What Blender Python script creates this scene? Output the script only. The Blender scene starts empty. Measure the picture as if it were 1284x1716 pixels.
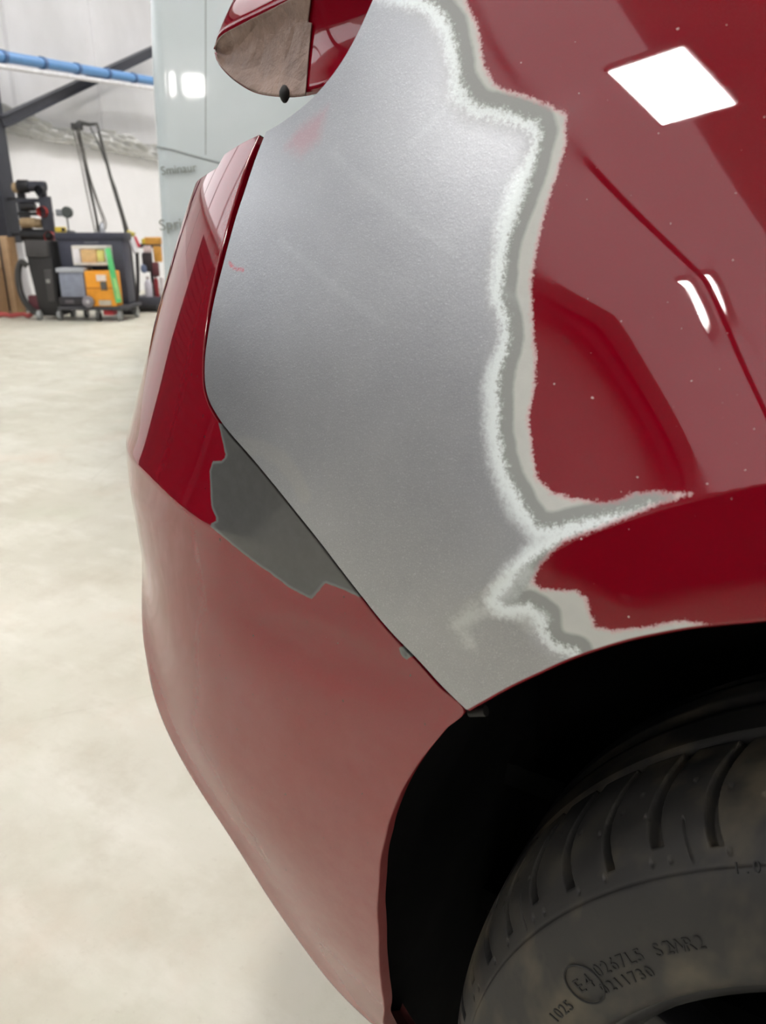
import bpy, bmesh, math, random
import numpy as np
from mathutils import Vector, Matrix

# ---------------------------------------------------------------- camera
FPX = 1300.0
YAW = math.radians(58.0)
PIT = math.atan(473.0 / 1300.0)
CAM = np.array([0.0, -0.40, 1.0])
FWD = np.array([-math.cos(YAW) * math.cos(PIT), math.sin(YAW) * math.cos(PIT), -math.sin(PIT)])
RGT = np.array([math.sin(YAW), math.cos(YAW), 0.0])
UPV = np.cross(RGT, FWD)
scene = bpy.context.scene
COL = scene.collection
cam_data = bpy.data.cameras.new('camera')
cam_data.sensor_fit = 'VERTICAL'
cam_data.sensor_height = 36.0
cam_data.lens = FPX / 1716.0 * 36.0
cam_data.clip_start = 0.02
cam_data.dof.use_dof = True
cam_data.dof.focus_distance = 0.62
cam_data.dof.aperture_fstop = cam_data.lens / 2.7
camera = bpy.data.objects.new('camera', cam_data)
COL.objects.link(camera)
camera.matrix_world = Matrix(((RGT[0], UPV[0], -FWD[0], CAM[0]), (RGT[1], UPV[1], -FWD[1], CAM[1]),
                              (RGT[2], UPV[2], -FWD[2], CAM[2]), (0, 0, 0, 1)))
scene.camera = camera

# ---------------------------------------------------------------- world, exposure
world = bpy.data.worlds.new('world')
scene.world = world
world.use_nodes = True
world.node_tree.nodes['Background'].inputs[0].default_value = (0.80, 0.86, 0.95, 1)
world.node_tree.nodes['Background'].inputs[1].default_value = 0.35
vs = scene.view_settings
vs.view_transform = 'Standard'
vs.look = 'None'
vs.gamma = 1.0
vs.use_curve_mapping = False
vs.exposure = -0.18
LAMP_POWER = 85.0        # radiance of the ceiling lamps
ADDED_GLOW_POWER = 1.25     # radiance of the added glowing roof sheets

random.seed(7)
rng = np.random.default_rng(7)

# ---------------------------------------------------------------- helpers: maths
def project(P):
    q = np.asarray(P, float) - CAM
    d = q @ FWD
    return np.stack([642 + FPX * (q @ RGT) / d, 858 - FPX * (q @ UPV) / d], -1)

def ray(px):
    px = np.asarray(px, float)
    v = FWD + ((px[..., 0:1] - 642) / FPX) * RGT + ((858 - px[..., 1:2]) / FPX) * UPV
    return v / np.linalg.norm(v, axis=-1, keepdims=True)

def at(px, py, dist):
    """world point seen at a pixel, at a horizontal distance from the camera"""
    v = ray((px, py))
    return CAM + v * dist / math.hypot(v[0], v[1])

def ground(px, py, z=0.0):
    v = ray((px, py))
    return CAM + v * (z - CAM[2]) / v[2]

def polyline(pts, n):
    pts = np.asarray(pts, float)
    l = np.concatenate([[0], np.cumsum(np.linalg.norm(np.diff(pts, axis=0), axis=1))])
    t = np.linspace(0, l[-1], n)
    return np.stack([np.interp(t, l, pts[:, k]) for k in range(pts.shape[1])], -1)

def spline(pts, n):
    """Catmull-Rom through the points, n samples at even arc length"""
    p = np.asarray(pts, float)
    e = np.concatenate([[2 * p[0] - p[1]], p, [2 * p[-1] - p[-2]]])
    out = []
    for i in range(len(p) - 1):
        a, b, c, d = e[i:i + 4]
        t = np.linspace(0, 1, 24, endpoint=False)[:, None]
        out.append(.5 * (2 * b + (c - a) * t + (2 * a - 5 * b + 4 * c - d) * t ** 2 + (3 * b - a - 3 * c + d) * t ** 3))
    out.append(p[-1:])
    return polyline(np.concatenate(out), n)

def seg_dist(P, line):
    """distance of each point to a polyline (2-D)"""
    best = np.full(len(P), 1e9)
    for a, b in zip(line[:-1], line[1:]):
        ab = b - a
        t = np.clip(((P - a) @ ab) / max(ab @ ab, 1e-12), 0, 1)
        best = np.minimum(best, np.hypot(*(P - a - t[:, None] * ab).T))
    return best

def inside(P, poly):
    r = np.zeros(len(P), bool)
    x, y = P.T
    for (x0, y0), (x1, y1) in zip(poly, np.roll(poly, -1, 0)):
        if y0 == y1: continue
        c = ((y0 > y) != (y1 > y)) & (x < (x1 - x0) * (y - y0) / (y1 - y0) + x0)
        r ^= c
    return r

def signed(P, poly):
    poly = np.asarray(poly, float)
    d = seg_dist(P, np.concatenate([poly, poly[:1]]))
    return np.where(inside(P, poly), d, -d)

def smooth_table(zs, vals, w, lo=.1, hi=1.7, n=1600):
    g = np.linspace(lo, hi, n)
    zs = np.asarray(zs, float); vals = np.asarray(vals, float)
    v = np.interp(g, zs, vals)
    v = np.where(g < zs[0], vals[0] + (vals[1] - vals[0]) / (zs[1] - zs[0]) * (g - zs[0]), v)
    v = np.where(g > zs[-1], vals[-1] + (vals[-1] - vals[-2]) / (zs[-1] - zs[-2]) * (g - zs[-1]), v)
    dz = g[1] - g[0]
    m = int(3 * w / dz)
    k = np.arange(-m, m + 1) * dz
    ker = np.exp(-.5 * (k / w) ** 2); ker /= ker.sum()
    ve = np.concatenate([v[0] - (v[1] - v[0]) * np.arange(m, 0, -1), v, v[-1] + (v[-1] - v[-2]) * np.arange(1, m + 1)])
    return g, np.convolve(ve, ker, 'valid')

def sstep(a, b, x):
    t = np.clip((x - a) / (b - a), 0, 1)
    return t * t * (3 - 2 * t)

# ---------------------------------------------------------------- the car's outer skin as one smooth surface S(s, z)
# s runs along the side (X = Xc + s) and, for s < 0, round the rear corner; z is height
SKIN_Y = -0.035
YZ = [.20, .26, .32, .40, .50, .60, .70, .78, .85, .92, 1.0, 1.08, 1.15, 1.25, 1.4]
YI = [.13, .080, .047, .022, .008, .002, 0, -.001, .006, .019, .044, .074, .104, .155, .24]
PRG, PRV = smooth_table(YZ, YI, .03)
XCZ = np.linspace(.22, 1.15, 32)
XCV = np.array([-0.0355, -0.0346, -0.0434, -0.0647, -0.092, -0.0988, -0.1105, -0.1267, -0.1401, -0.1574, -0.1805, -0.1983, -0.2076, -0.2052, -0.2058, -0.2092, -0.2095, -0.2116, -0.2112, -0.2136, -0.2031, -0.2027, -0.1969, -0.1944, -0.1913, -0.1879, -0.1866, -0.1849, -0.1787, -0.1699, -0.1609, -0.1532])
XCG, XCS = smooth_table(XCZ, XCV, .016)
CL, CTH = .80, math.radians(92)
_t = np.linspace(0, 1, 3001)
_th = CTH * (3 * _t ** 2 - 2 * _t ** 3)
_ix = np.concatenate([[0], np.cumsum((np.cos(_th[1:]) + np.cos(_th[:-1])) / 2 * np.diff(_t))]) * CL
_iy = np.concatenate([[0], np.cumsum((np.sin(_th[1:]) + np.sin(_th[:-1])) / 2 * np.diff(_t))]) * CL
ARCH_X, ARCH_Z, ARCH_R = 0.131, 0.490, 0.380   # centre and radius of the wheel arch
DENT = (-.276, .731)                          # shallow oval dent in the bumper (X, z)

CREST = smooth_table([.24, .30, .35, .40, .45, .50, .55, .60, .68, .75], [-.19, -.212, -.238, -.258, -.264, -.272, -.308, -.340, -.362, -.37], .025)   # rolled lower edge of the bumper, z -> s

def skin(s, z):
    s = np.asarray(s, float); z = np.asarray(z, float)
    t = np.clip(-s / CL, 0, 1)
    X = np.where(s > 0, s, -np.interp(t, _t, _ix))
    Y = np.interp(t, _t, _iy)
    h = np.interp(t, _t, _th)
    ex = np.clip(-s - CL, 0, None)
    X = X - ex * math.cos(CTH); Y = Y + ex * math.sin(CTH)
    X = X + np.interp(z, XCG, XCS)
    inset = np.interp(z, PRG, PRV)
    # crease along the bumper's shoulder
    zr = .801 + .018 * sstep(-.13, -.28, s)
    w = sstep(-.06, -.19, s)
    d = z - zr
    inset = inset - w * .010 * np.exp(-np.sqrt(d * d + .0022 ** 2) / .040)
    # flared lip round the wheel arch: the skin swells towards a crease, then drops to the arch
    dx = X - ARCH_X; dz = z - ARCH_Z
    rho = np.hypot(dx, dz); ang = np.arctan2(dz, -dx)
    wa = sstep(math.radians(34), math.radians(62), ang)
    rc = .435
    up = np.clip((.53 - rho) / (.53 - rc), 0, None)
    lip = np.where(rho > rc, .013 * np.clip(up, 0, 1) ** 2.2, .013 - .10 * (rc - rho))
    inset = inset - wa * lip
    # oval dent
    q = ((X - DENT[0]) / .060) ** 2 + ((z - DENT[1]) / .021) ** 2
    inset = inset + .0034 * np.exp(-q * q)
    # rolled crest along the bumper's lower corner, with a hollow in front of it
    dc = s - np.interp(z, *CREST)
    wc = sstep(.72, .62, z)
    inset = inset - wc * .0150 * np.exp(-np.sqrt(dc * dc + .005 ** 2) / .036)
    return np.stack([X + inset * np.sin(h), SKIN_Y + Y + inset * np.cos(h), z + 0 * s], -1)

def skin_normal(s, z, e=.0008):
    a = skin(s + e, z) - skin(s - e, z)
    b = skin(s, z + e) - skin(s, z - e)
    n = np.cross(a, b)
    return n / np.linalg.norm(n, axis=-1, keepdims=True)

_gs, _gz = np.meshgrid(np.linspace(-.46, .9, 700), np.linspace(.15, 1.55, 700))
_gq = project(skin(_gs.ravel(), _gz.ravel()))
_gn = skin_normal(_gs.ravel(), _gz.ravel())
_gv = skin(_gs.ravel(), _gz.ravel()) - CAM
_gq[(_gn * _gv).sum(1) * np.sign((_gn[:, 1]).mean()) < 0] = 1e9          # keep only what faces the camera
def on_skin(px):
    """(s, z) of the skin point seen at each pixel"""
    px = np.atleast_2d(np.asarray(px, float))
    out = []
    for p in px:
        i = np.argmin(((_gq - p) ** 2).sum(1))
        x = np.array([_gs.ravel()[i], _gz.ravel()[i]])
        for _ in range(12):
            q = project(skin(x[0], x[1]))
            J = np.stack([(project(skin(x[0] + 1e-5, x[1])) - q) / 1e-5, (project(skin(x[0], x[1] + 1e-5)) - q) / 1e-5], 1)
            dx = np.linalg.lstsq(J, p - q, rcond=.02)[0]
            m = np.abs(dx).max()
            x = x + dx * min(1, .01 / max(m, 1e-9))
        out.append(x)
    return np.array(out)


# ---------------------------------------------------------------- helpers: materials
def srgb(r, g, b):
    f = lambda c: (c / 255 / 12.92) if c / 255 <= .04045 else ((c / 255 + .055) / 1.055) ** 2.4
    return (f(r), f(g), f(b), 1.0)

class N:
    """small node-tree writer"""
    def __init__(self, name):
        self.m = bpy.data.materials.new(name)
        self.m.use_nodes = True
        self.t = self.m.node_tree
        self.bsdf = self.t.nodes['Principled BSDF']
        self.out = self.t.nodes['Material Output']
    def node(self, kind, **kw):
        n = self.t.nodes.new(kind)
        for k, v in kw.items():
            setattr(n, k, v)
        return n
    def put(self, sock, v):
        if hasattr(v, 'is_output'): self.t.links.new(v, sock)
        else: sock.default_value = v
    def set(self, **kw):
        for k, v in kw.items():
            self.put(self.bsdf.inputs[k.replace('_', ' ')], v)
        return self
    def math(self, op, a, b=0.0, c=0.0, clamp=False):
        n = self.node('ShaderNodeMath', operation=op, use_clamp=clamp)
        for s, v in zip(n.inputs, (a, b, c)): self.put(s, v)
        return n.outputs[0]
    def ramp(self, fac, stops, interp='LINEAR'):
        n = self.node('ShaderNodeValToRGB')
        cr = n.color_ramp; cr.interpolation = interp
        while len(cr.elements) < len(stops): cr.elements.new(.5)
        for e, (p, c) in zip(cr.elements, stops):
            e.position = p
            e.color = c if len(c) == 4 else (*c, 1)
        self.put(n.inputs[0], fac)
        return n.outputs[0]
    def range(self, v, a, b, c=0.0, d=1.0, smooth=False):
        n = self.node('ShaderNodeMapRange', clamp=True)
        if smooth: n.interpolation_type = 'SMOOTHSTEP'
        for s, x in zip(n.inputs, (v, a, b, c, d)): self.put(s, x)
        return n.outputs[0]
    def mix(self, f, a, b, mode='MIX'):
        n = self.node('ShaderNodeMix', data_type='RGBA', blend_type=mode)
        self.put(n.inputs[0], f); self.put(n.inputs[6], a); self.put(n.inputs[7], b)
        return n.outputs[2]
    def lerp(self, f, a, b):
        n = self.node('ShaderNodeMix', data_type='FLOAT')
        self.put(n.inputs[0], f); self.put(n.inputs[2], a); self.put(n.inputs[3], b)
        return n.outputs[0]
    def attr(self, name):
        return self.node('ShaderNodeAttribute', attribute_name=name).outputs['Fac']
    def coord(self):
        return self.node('ShaderNodeTexCoord').outputs['Object']
    def noise(self, scale, detail=3, rough=.55, vec=None, stretch=None):
        n = self.node('ShaderNodeTexNoise')
        v = vec if vec is not None else self.coord()
        if stretch:
            mp = self.node('ShaderNodeMapping'); mp.inputs['Scale'].default_value = stretch
            self.t.links.new(v, mp.inputs[0]); v = mp.outputs[0]
        self.t.links.new(v, n.inputs['Vector'])
        n.inputs['Scale'].default_value = scale; n.inputs['Detail'].default_value = detail; n.inputs['Roughness'].default_value = rough
        return n.outputs['Fac']
    def bump(self, h, strength, dist):
        n = self.node('ShaderNodeBump')
        n.inputs['Strength'].default_value = strength; n.inputs['Distance'].default_value = dist
        self.t.links.new(h, n.inputs['Height'])
        self.t.links.new(n.outputs[0], self.bsdf.inputs['Normal'])

_mats = {}
def plain(name, rgb, rough=.5, metal=0.0, var=.12, scale=14.0, coat=0.0, bump=0.0):
    """procedural material: base colour with a little noise variation"""
    if name in _mats: return _mats[name]
    n = N(name)
    c = srgb(*rgb)
    f = n.noise(scale, 4)
    lo = tuple(x * (1 - var) for x in c[:3]) + (1,)
    hi = tuple(min(1, x * (1 + var)) for x in c[:3]) + (1,)
    n.set(Base_Color=n.ramp(f, [(.3, lo), (.7, hi)]), Roughness=n.range(f, .2, .8, max(0, rough - .06), min(1, rough + .06)), Metallic=metal, Coat_Weight=coat)
    if bump: n.bump(f, .5, bump)
    _mats[name] = n.m
    return n.m

def glow(name, rgb, power):
    n = N(name)
    f = n.noise(2.0, 2)
    n.set(Base_Color=srgb(*rgb), Emission_Color=srgb(*rgb), Emission_Strength=n.range(f, 0, 1, power * .95, power * 1.05))
    return n.m

RED = (.165, .0002, .0060, 1)
def red_paint():
    n = N('red_car_paint')
    f = n.noise(2600, 1)
    dirt = n.noise(170, 5, .7)
    n.set(Base_Color=n.mix(n.range(f, .35, .65, 0, .35), RED, (.22, .001, .011, 1)), Roughness=.5, Metallic=0.0, IOR=1.5, Specular_IOR_Level=0.0,
          Coat_Weight=1.0, Coat_Roughness=n.range(dirt, .45, .75, .012, .03), Coat_IOR=1.6)
    return n.m
PAINT = red_paint()

# ---------------------------------------------------------------- helpers: objects
def link(name, verts, faces, mat, parent=None, smooth=True, attrs=None, loc=None, rot=None, normals=None):
    me = bpy.data.meshes.new(name)
    if isinstance(verts, np.ndarray): verts = verts.tolist()
    me.from_pydata(verts, [], faces if isinstance(faces, list) else faces.tolist())
    if mat: me.materials.append(mat)
    me.update()
    if smooth: me.polygons.foreach_set('use_smooth', [True] * len(me.polygons))
    for k, v in (attrs or {}).items():
        a = me.attributes.new(k, 'FLOAT', 'POINT')
        a.data.foreach_set('value', np.asarray(v, np.float32))
    if normals is not None: me.normals_split_custom_set_from_vertices(normals.tolist())
    o = bpy.data.objects.new(name, me)
    COL.objects.link(o)
    if parent is not None: o.parent = parent
    if loc is not None: o.location = loc
    if rot is not None: o.rotation_euler = rot
    return o

def tag(o, label, cat, group=None, kind=None):
    if label: o['label'] = label
    if cat: o['category'] = cat
    if group: o['group'] = group
    if kind: o['kind'] = kind
    return o

def thing(name, label, cat, loc, rz=0.0, group=None):
    o = bpy.data.objects.new(name, None)
    COL.objects.link(o)
    o.location = loc; o.rotation_euler = (0, 0, rz); o.empty_display_size = .1
    return tag(o, label, cat, group)

def structure(o):
    o['kind'] = 'structure'
    return o

class MB:
    def __init__(self): self.v = []; self.f = []
    def add(self, verts, faces):
        b = len(self.v); self.v += [tuple(map(float, p)) for p in verts]; self.f += [tuple(i + b for i in f) for f in faces]
        return self
    def box(self, cx, cy, cz, sx, sy, sz, rz=0.0, ry=0.0, rx=0.0):
        m = Matrix.Translation((cx, cy, cz)) @ Matrix.Rotation(rz, 4, 'Z') @ Matrix.Rotation(ry, 4, 'Y') @ Matrix.Rotation(rx, 4, 'X')
        p = [m @ Vector((x * sx / 2, y * sy / 2, z * sz / 2)) for x in (-1, 1) for y in (-1, 1) for z in (-1, 1)]
        return self.add(p, [(0, 1, 3, 2), (4, 6, 7, 5), (0, 4, 5, 1), (2, 3, 7, 6), (0, 2, 6, 4), (1, 5, 7, 3)])
    def tube(self, pts, r, n=10, cap=True):
        pts = [Vector(p) for p in pts]
        rr = r if hasattr(r, '__len__') else [r] * len(pts)
        prev = None; rings = []
        for i, p in enumerate(pts):
            d = (pts[min(i + 1, len(pts) - 1)] - pts[max(i - 1, 0)]).normalized()
            if prev is None:
                a = d.orthogonal().normalized()
            else:
                a = (prev - d * prev.dot(d)).normalized()
            prev = a; b = d.cross(a)
            rings.append([p + (a * math.cos(2 * math.pi * k / n) + b * math.sin(2 * math.pi * k / n)) * rr[i] for k in range(n)])
        v = [q for ring in rings for q in ring]; f = []
        for i in range(len(rings) - 1):
            for k in range(n):
                f.append((i * n + k, i * n + (k + 1) % n, (i + 1) * n + (k + 1) % n, (i + 1) * n + k))
        if cap: f += [tuple(reversed(range(n))), tuple(range((len(rings) - 1) * n, len(rings) * n))]
        return self.add(v, f)
    def cyl(self, a, b, r, n=20): return self.tube([a, b], r, n)
    def lathe(self, prof, n=32, m=None):
        """prof: (r, z) list, turned about local Z"""
        m = m or Matrix.Identity(4)
        v = [m @ Vector((r * math.cos(2 * math.pi * k / n), r * math.sin(2 * math.pi * k / n), z)) for r, z in prof for k in range(n)]
        f = [(i * n + k, i * n + (k + 1) % n, (i + 1) * n + (k + 1) % n, (i + 1) * n + k) for i in range(len(prof) - 1) for k in range(n)]
        return self.add(v, f)
    def build(self, name, mat, parent=None, smooth=False, bevel=0.0, loc=None, rot=None):
        o = link(name, self.v, self.f, mat, parent, smooth, loc=loc, rot=rot)
        if bevel:
            md = o.modifiers.new('bevel', 'BEVEL'); md.width = bevel; md.segments = 2; md.limit_method = 'ANGLE'
        if smooth or bevel:
            o.data.polygons.foreach_set('use_smooth', [True] * len(o.data.polygons))
            md = o.modifiers.new('edges', 'EDGE_SPLIT'); md.split_angle = math.radians(40)
        return o

def lettering(name, text, size, depth, mat, parent, matrix):
    cu = bpy.data.curves.new(name, 'FONT')
    cu.body = text; cu.size = size; cu.extrude = depth; cu.align_x = 'CENTER'; cu.align_y = 'CENTER'
    tmp = bpy.data.objects.new(name, cu)
    COL.objects.link(tmp)
    dg = bpy.context.evaluated_depsgraph_get()
    me = bpy.data.meshes.new_from_object(tmp.evaluated_get(dg))
    bpy.data.objects.remove(tmp)
    me.transform(matrix)
    me.materials.clear(); me.materials.append(mat)
    o = bpy.data.objects.new(name, me)
    COL.objects.link(o)
    if parent is not None: o.parent = parent
    return o

# ---------------------------------------------------------------- the hall
# room axes: the left wall runs at 11 degrees right of the view, everything is built in (a along it, b right of it, z)
WANG = math.radians(11.0)
Fh = np.array([-math.cos(YAW), math.sin(YAW)])
Rh = np.array([math.sin(YAW), math.cos(YAW)])
Wd = Fh * math.cos(WANG) + Rh * math.sin(WANG)        # along the left wall, away from the camera
We = Rh * math.cos(WANG) - Fh * math.sin(WANG)        # from the left wall into the hall
_p = CAM[:2] + Rh * -4.17 + Fh * 9.64 - We * .9
O2 = _p - Wd * ((_p - CAM[:2]) @ Wd)                  # foot of the left wall abreast of the camera
ROOM_RZ = math.atan2(Wd[1], Wd[0])
def room(a, b, z): 
    p = O2 + Wd * a + We * b
    return (p[0], p[1], z)
def room_box(mb, a0, a1, b0, b1, z0, z1):
    c = [room(a, b, z) for a in (a0, a1) for b in (b0, b1) for z in (z0, z1)]
    return mb.add(c, [(0, 1, 3, 2), (4, 6, 7, 5), (0, 4, 5, 1), (2, 3, 7, 6), (0, 2, 6, 4), (1, 5, 7, 3)])
A0, A1, B1, HT = -11.0, 24.0, 17.0, 6.2

def concrete():
    n = N('pale_concrete_floor')
    big = n.noise(.9, 6, .62); mid = n.noise(4.5, 8, .68); fine = n.noise(60, 6, .7)
    smear = n.noise(2.2, 7, .65, stretch=(1, 2.6, 1))
    c = n.ramp(big, [(.30, srgb(184, 180, 164)), (.5, srgb(200, 197, 182)), (.72, srgb(210, 208, 196))])
    c = n.mix(n.range(smear, .50, .74, 0, .6), c, srgb(226, 224, 214))
    c = n.mix(n.range(mid, .48, .76, 0, .6), c, srgb(176, 169, 151))
    c = n.mix(n.range(n.noise(2.6, 5, .6), .56, .74, 0, .35), c, srgb(206, 186, 168))
    c = n.mix(n.range(n.noise(3.4, 6, .65), .55, .75, 0, .35), c, srgb(188, 194, 172))
    c = n.mix(n.range(fine, .60, .80, 0, .35), c, srgb(160, 152, 136))
    v = n.node('ShaderNodeTexVoronoi', feature='DISTANCE_TO_EDGE'); v.inputs['Scale'].default_value = 1.1
    wv = n.node('ShaderNodeVectorMath', operation='ADD'); n.t.links.new(n.coord(), wv.inputs[0])
    wn = n.node('ShaderNodeTexNoise'); wn.inputs['Scale'].default_value = 3.0; wn.inputs['Detail'].default_value = 6; n.t.links.new(wn.outputs['Color'], wv.inputs[1])
    n.t.links.new(wv.outputs[0], v.inputs['Vector'])
    crack = n.math('MULTIPLY', n.range(v.outputs['Distance'], 0, .006, 1, 0), n.range(big, .50, .62, 0, .28))
    c = n.mix(crack, c, srgb(140, 132, 118))
    n.set(Base_Color=c, Roughness=n.range(mid, .3, .7, .42, .6), Specular_IOR_Level=.4)
    n.bump(fine, .25, .002)
    return n.m
mb = MB(); room_box(mb, A0, A1, -.2, B1, -.12, 0.0)
structure(mb.build('floor', concrete()))

WHITE_WALL = plain('white_wall_paint', (244, 244, 246), .55, var=.02, scale=3)
def sheet_cladding():
    n = N('ribbed_white_cladding')
    n.set(Base_Color=n.ramp(n.noise(1.2, 4), [(.3, srgb(206, 206, 207)), (.7, srgb(219, 219, 221))]), Roughness=.5)
    return n.m
CLAD = sheet_cladding()
def ribbed(a0, a1, b, z0, z1, inward, pitch=1.0, depth=.035):
    """cladding wall: flat pans with raised seams, real profile"""
    prof = []
    a = a0
    while a < a1 - 1e-6:
        prof += [(a, 0), (a + pitch * .90, 0), (a + pitch * .92, depth), (a + pitch * .98, depth)]
        a += pitch
    prof.append((a1, 0))
    v = []; f = []
    for i, (aa, d) in enumerate(prof):
        v += [room(aa, b + inward * d, z0), room(aa, b + inward * d, z1)]
        if i: f.append((2 * i - 2, 2 * i, 2 * i + 1, 2 * i - 1))
    return v, f
# left wall: smooth white lower part, ribbed cladding above
mb = MB(); room_box(mb, A0, A1, -.2, 0, 0, 2.16)
wl = structure(mb.build('wall_left', WHITE_WALL))
v, f = ribbed(A0 - .2, A1, -.06, 2.16, HT, 1, 2.16)
link('cladding', v, f, CLAD, wl, smooth=False)
mb = MB(); room_box(mb, A1, A1 + .2, -.2, B1 + .2, 0, HT)
structure(mb.build('wall_back', WHITE_WALL))
DARKWALL = plain('dark_painted_blockwork', (84, 84, 90), .7, var=.15, scale=5)
mb = MB(); room_box(mb, A0, A1, B1, B1 + .2, 0, 2.6)
wr = structure(mb.build('wall_right', DARKWALL))
mb = MB(); room_box(mb, A0, A1, B1 + .02, B1 + .2, 2.6, HT); mb.build('cladding', CLAD, wr)
mb = MB(); room_box(mb, A0 - .2, A0, -.2, B1 + .2, 0, 2.6)
wf = structure(mb.build('wall_front', DARKWALL))
mb = MB(); room_box(mb, A0 - .2, A0 - .02, -.2, B1 + .2, 2.6, HT); mb.build('cladding', CLAD, wf)
CEIL = plain('white_roof_lining', (214, 214, 218), .6, var=.03, scale=1.5)
mb = MB(); room_box(mb, A0 - .2, A1 + .2, -.2, B1 + .2, HT, HT + .15)
ceiling = structure(mb.build('ceiling', CEIL))
# glowing roof sheets added along the left eaves to brighten the paint's reflection
ROOFGLOWM = glow('added_roof_glow', (242, 243, 247), ADDED_GLOW_POWER)
aks = [A0 + .1, -8.9, -8.5, .1, .5, 9.1, 9.5, 18.1, 18.5, A1 - .1]
for a, a2 in zip(aks[0::2], aks[1::2]):
    rb = lambda q: 4.38 + .155 * min(q, 0)
    c = [room(q, w, z) for q in (a, a2) for w in (.55, rb(q)) for z in (HT - .04, HT + .02)]
    MB().add(c, [(0, 1, 3, 2), (4, 6, 7, 5), (0, 4, 5, 1), (2, 3, 7, 6), (0, 2, 6, 4), (1, 5, 7, 3)]).build('added_roof_light', ROOFGLOWM, ceiling)
# unseen dark shutter added in the left wall to darken the bumper's reflection
SHUT = plain('added_dark_shutter', (52, 54, 60), .5, .3)
mb = MB(); room_box(mb, -3.2, 4.2, -.02, .06, 0, 2.75)
added_door_1 = structure(mb.build('added_door_1', SHUT))
for k in range(22):
    mb = MB(); room_box(mb, -3.1, 4.1, .06, .085, .05 + k * .12, .15 + k * .12)
    mb.build('slat', SHUT, added_door_1)
# unseen glowing window added above the shutter to brighten the bumper's upper reflection
mb = MB(); room_box(mb, -1.2, 7.6, -.01, .05, 2.95, 4.75)
added_window_1 = structure(mb.build('added_window_1', plain('added_window_frame', (226, 228, 230), .4)))
PANE = glow('added_glow_pane', (242, 243, 247), ADDED_GLOW_POWER * 1.5)
for k in range(6):
    mb = MB(); room_box(mb, -1.1 + k * 1.45, .22 + k * 1.45, .05, .07, 3.05, 4.65)
    mb.build('pane', PANE, added_window_1)
# steel portal frames
STEEL = plain('grey_painted_steel', (66, 68, 76), .5, .2)
def h_section(mb, p0, p1, w, d, up):
    """I-section member from p0 to p1"""
    p0 = Vector(p0); p1 = Vector(p1); ax = (p1 - p0).normalized(); u = Vector(up); u = (u - ax * u.dot(ax)).normalized(); v = ax.cross(u)
    t = .014
    for (cu, cv, su, sv) in ((d / 2, 0, t, w), (-d / 2, 0, t, w), (0, 0, d, t * .8)):
        c = [p + u * (cu + a * su / 2) + v * (cv + b * sv / 2) for p in (p0, p1) for a in (-1, 1) for b in (-1, 1)]
        mb.add(c, [(0, 1, 3, 2), (4, 6, 7, 5), (0, 4, 5, 1), (2, 3, 7, 6), (0, 2, 6, 4), (1, 5, 7, 3)])
    return mb
COLA = [-8.71, .29, 9.29, 18.29]
into = (We[0], We[1], 0)
for k, a in enumerate(COLA):
    mb = MB(); h_section(mb, room(a, .17, 0), room(a, .17, HT), .26, .26, into)
    structure(mb.build('trim_%d' % (2 * k + 1), STEEL))
    mb = MB(); h_section(mb, room(a, .3, HT - .16), room(a, B1, HT - .16), .18, .30, (0, 0, 1))
    structure(mb.build('trim_%d' % (2 * k + 2), STEEL))
mb = MB(); h_section(mb, room(A0, .30, HT - .50), room(A1, .30, HT - .50), .22, .34, (0, 0, 1))
structure(mb.build('trim_9', STEEL))
mb = MB(); mb.tube([room(.6, 3.62, HT - .6), room(-10.5, 2.35, HT - .6)], .035, 10)
structure(mb.build('trim_10', STEEL, smooth=True))

# ---------------------------------------------------------------- the car
CAR_AT = Vector((0.18, 0.80, 0.0))
car = thing('car', 'red car with a sanded grey rear quarter panel under repair', 'car', CAR_AT)
CARINV = Matrix.Translation(-CAR_AT)
def car_part(o, parent=None):
    o.parent = parent or car
    o.matrix_parent_inverse = CARINV
    return o

# edges traced on the photograph and carried onto the skin
PANEL_EDGE = [(446, 221), (430, 262), (412, 315), (394, 370), (375, 440), (360, 500), (349, 560), (344, 600), (344, 640), (350, 668), (362, 692), (380, 718), (420, 764), (460, 812), (505, 868), (550, 925), (600, 990), (650, 1052), (700, 1104), (740, 1148), (781, 1188)]
BUMPER_EDGE = [(433, 227), (415, 267), (397, 320), (380.5, 375), (364, 442), (351, 501), (342, 560), (338.5, 602), (339, 643), (345.5, 672), (357.5, 696), (376, 722), (416, 768), (455.5, 815.5), (500.5, 871.5), (545.5, 928.5), (595.5, 993.5), (645, 1055.5), (694.5, 1108), (734.5, 1152), (775, 1191)]
LAMP_NOTCH = [(446, 221), (470, 207), (500, 185), (525, 163), (550, 135), (575, 100), (600, 55), (625, 0), (650, -55), (690, -150), (740, -260)]
PANEL_ARCH = [(781, 1188), (850, 1149), (900, 1125), (950, 1102), (1000, 1084), (1050, 1069), (1100, 1058), (1150, 1049), (1200, 1043), (1284, 1035)]
BUMPER_ARCH = [(775, 1191), (745, 1222), (715, 1258), (690, 1293), (668, 1332), (650, 1378), (640, 1420), (633, 1480), (631, 1540), (633, 1600), (637, 1650), (642, 1700)]
e_panel = on_skin(PANEL_EDGE); e_bumper = on_skin(BUMPER_EDGE); e_notch = on_skin(LAMP_NOTCH)
e_parch = on_skin(PANEL_ARCH); e_barch = on_skin(BUMPER_ARCH)

def xc_at(z): return np.interp(z, XCG, XCS)

def orient(v, f, nrm):
    """turn faces so that they agree with the vertex normals"""
    fn = np.cross(v[f[:, 2]] - v[f[:, 0]], v[f[:, 3]] - v[f[:, 1]])
    flip = (fn * nrm[f].sum(1)).sum(1) < 0
    f = f.copy(); f[flip] = f[flip][:, ::-1]
    return f

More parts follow.
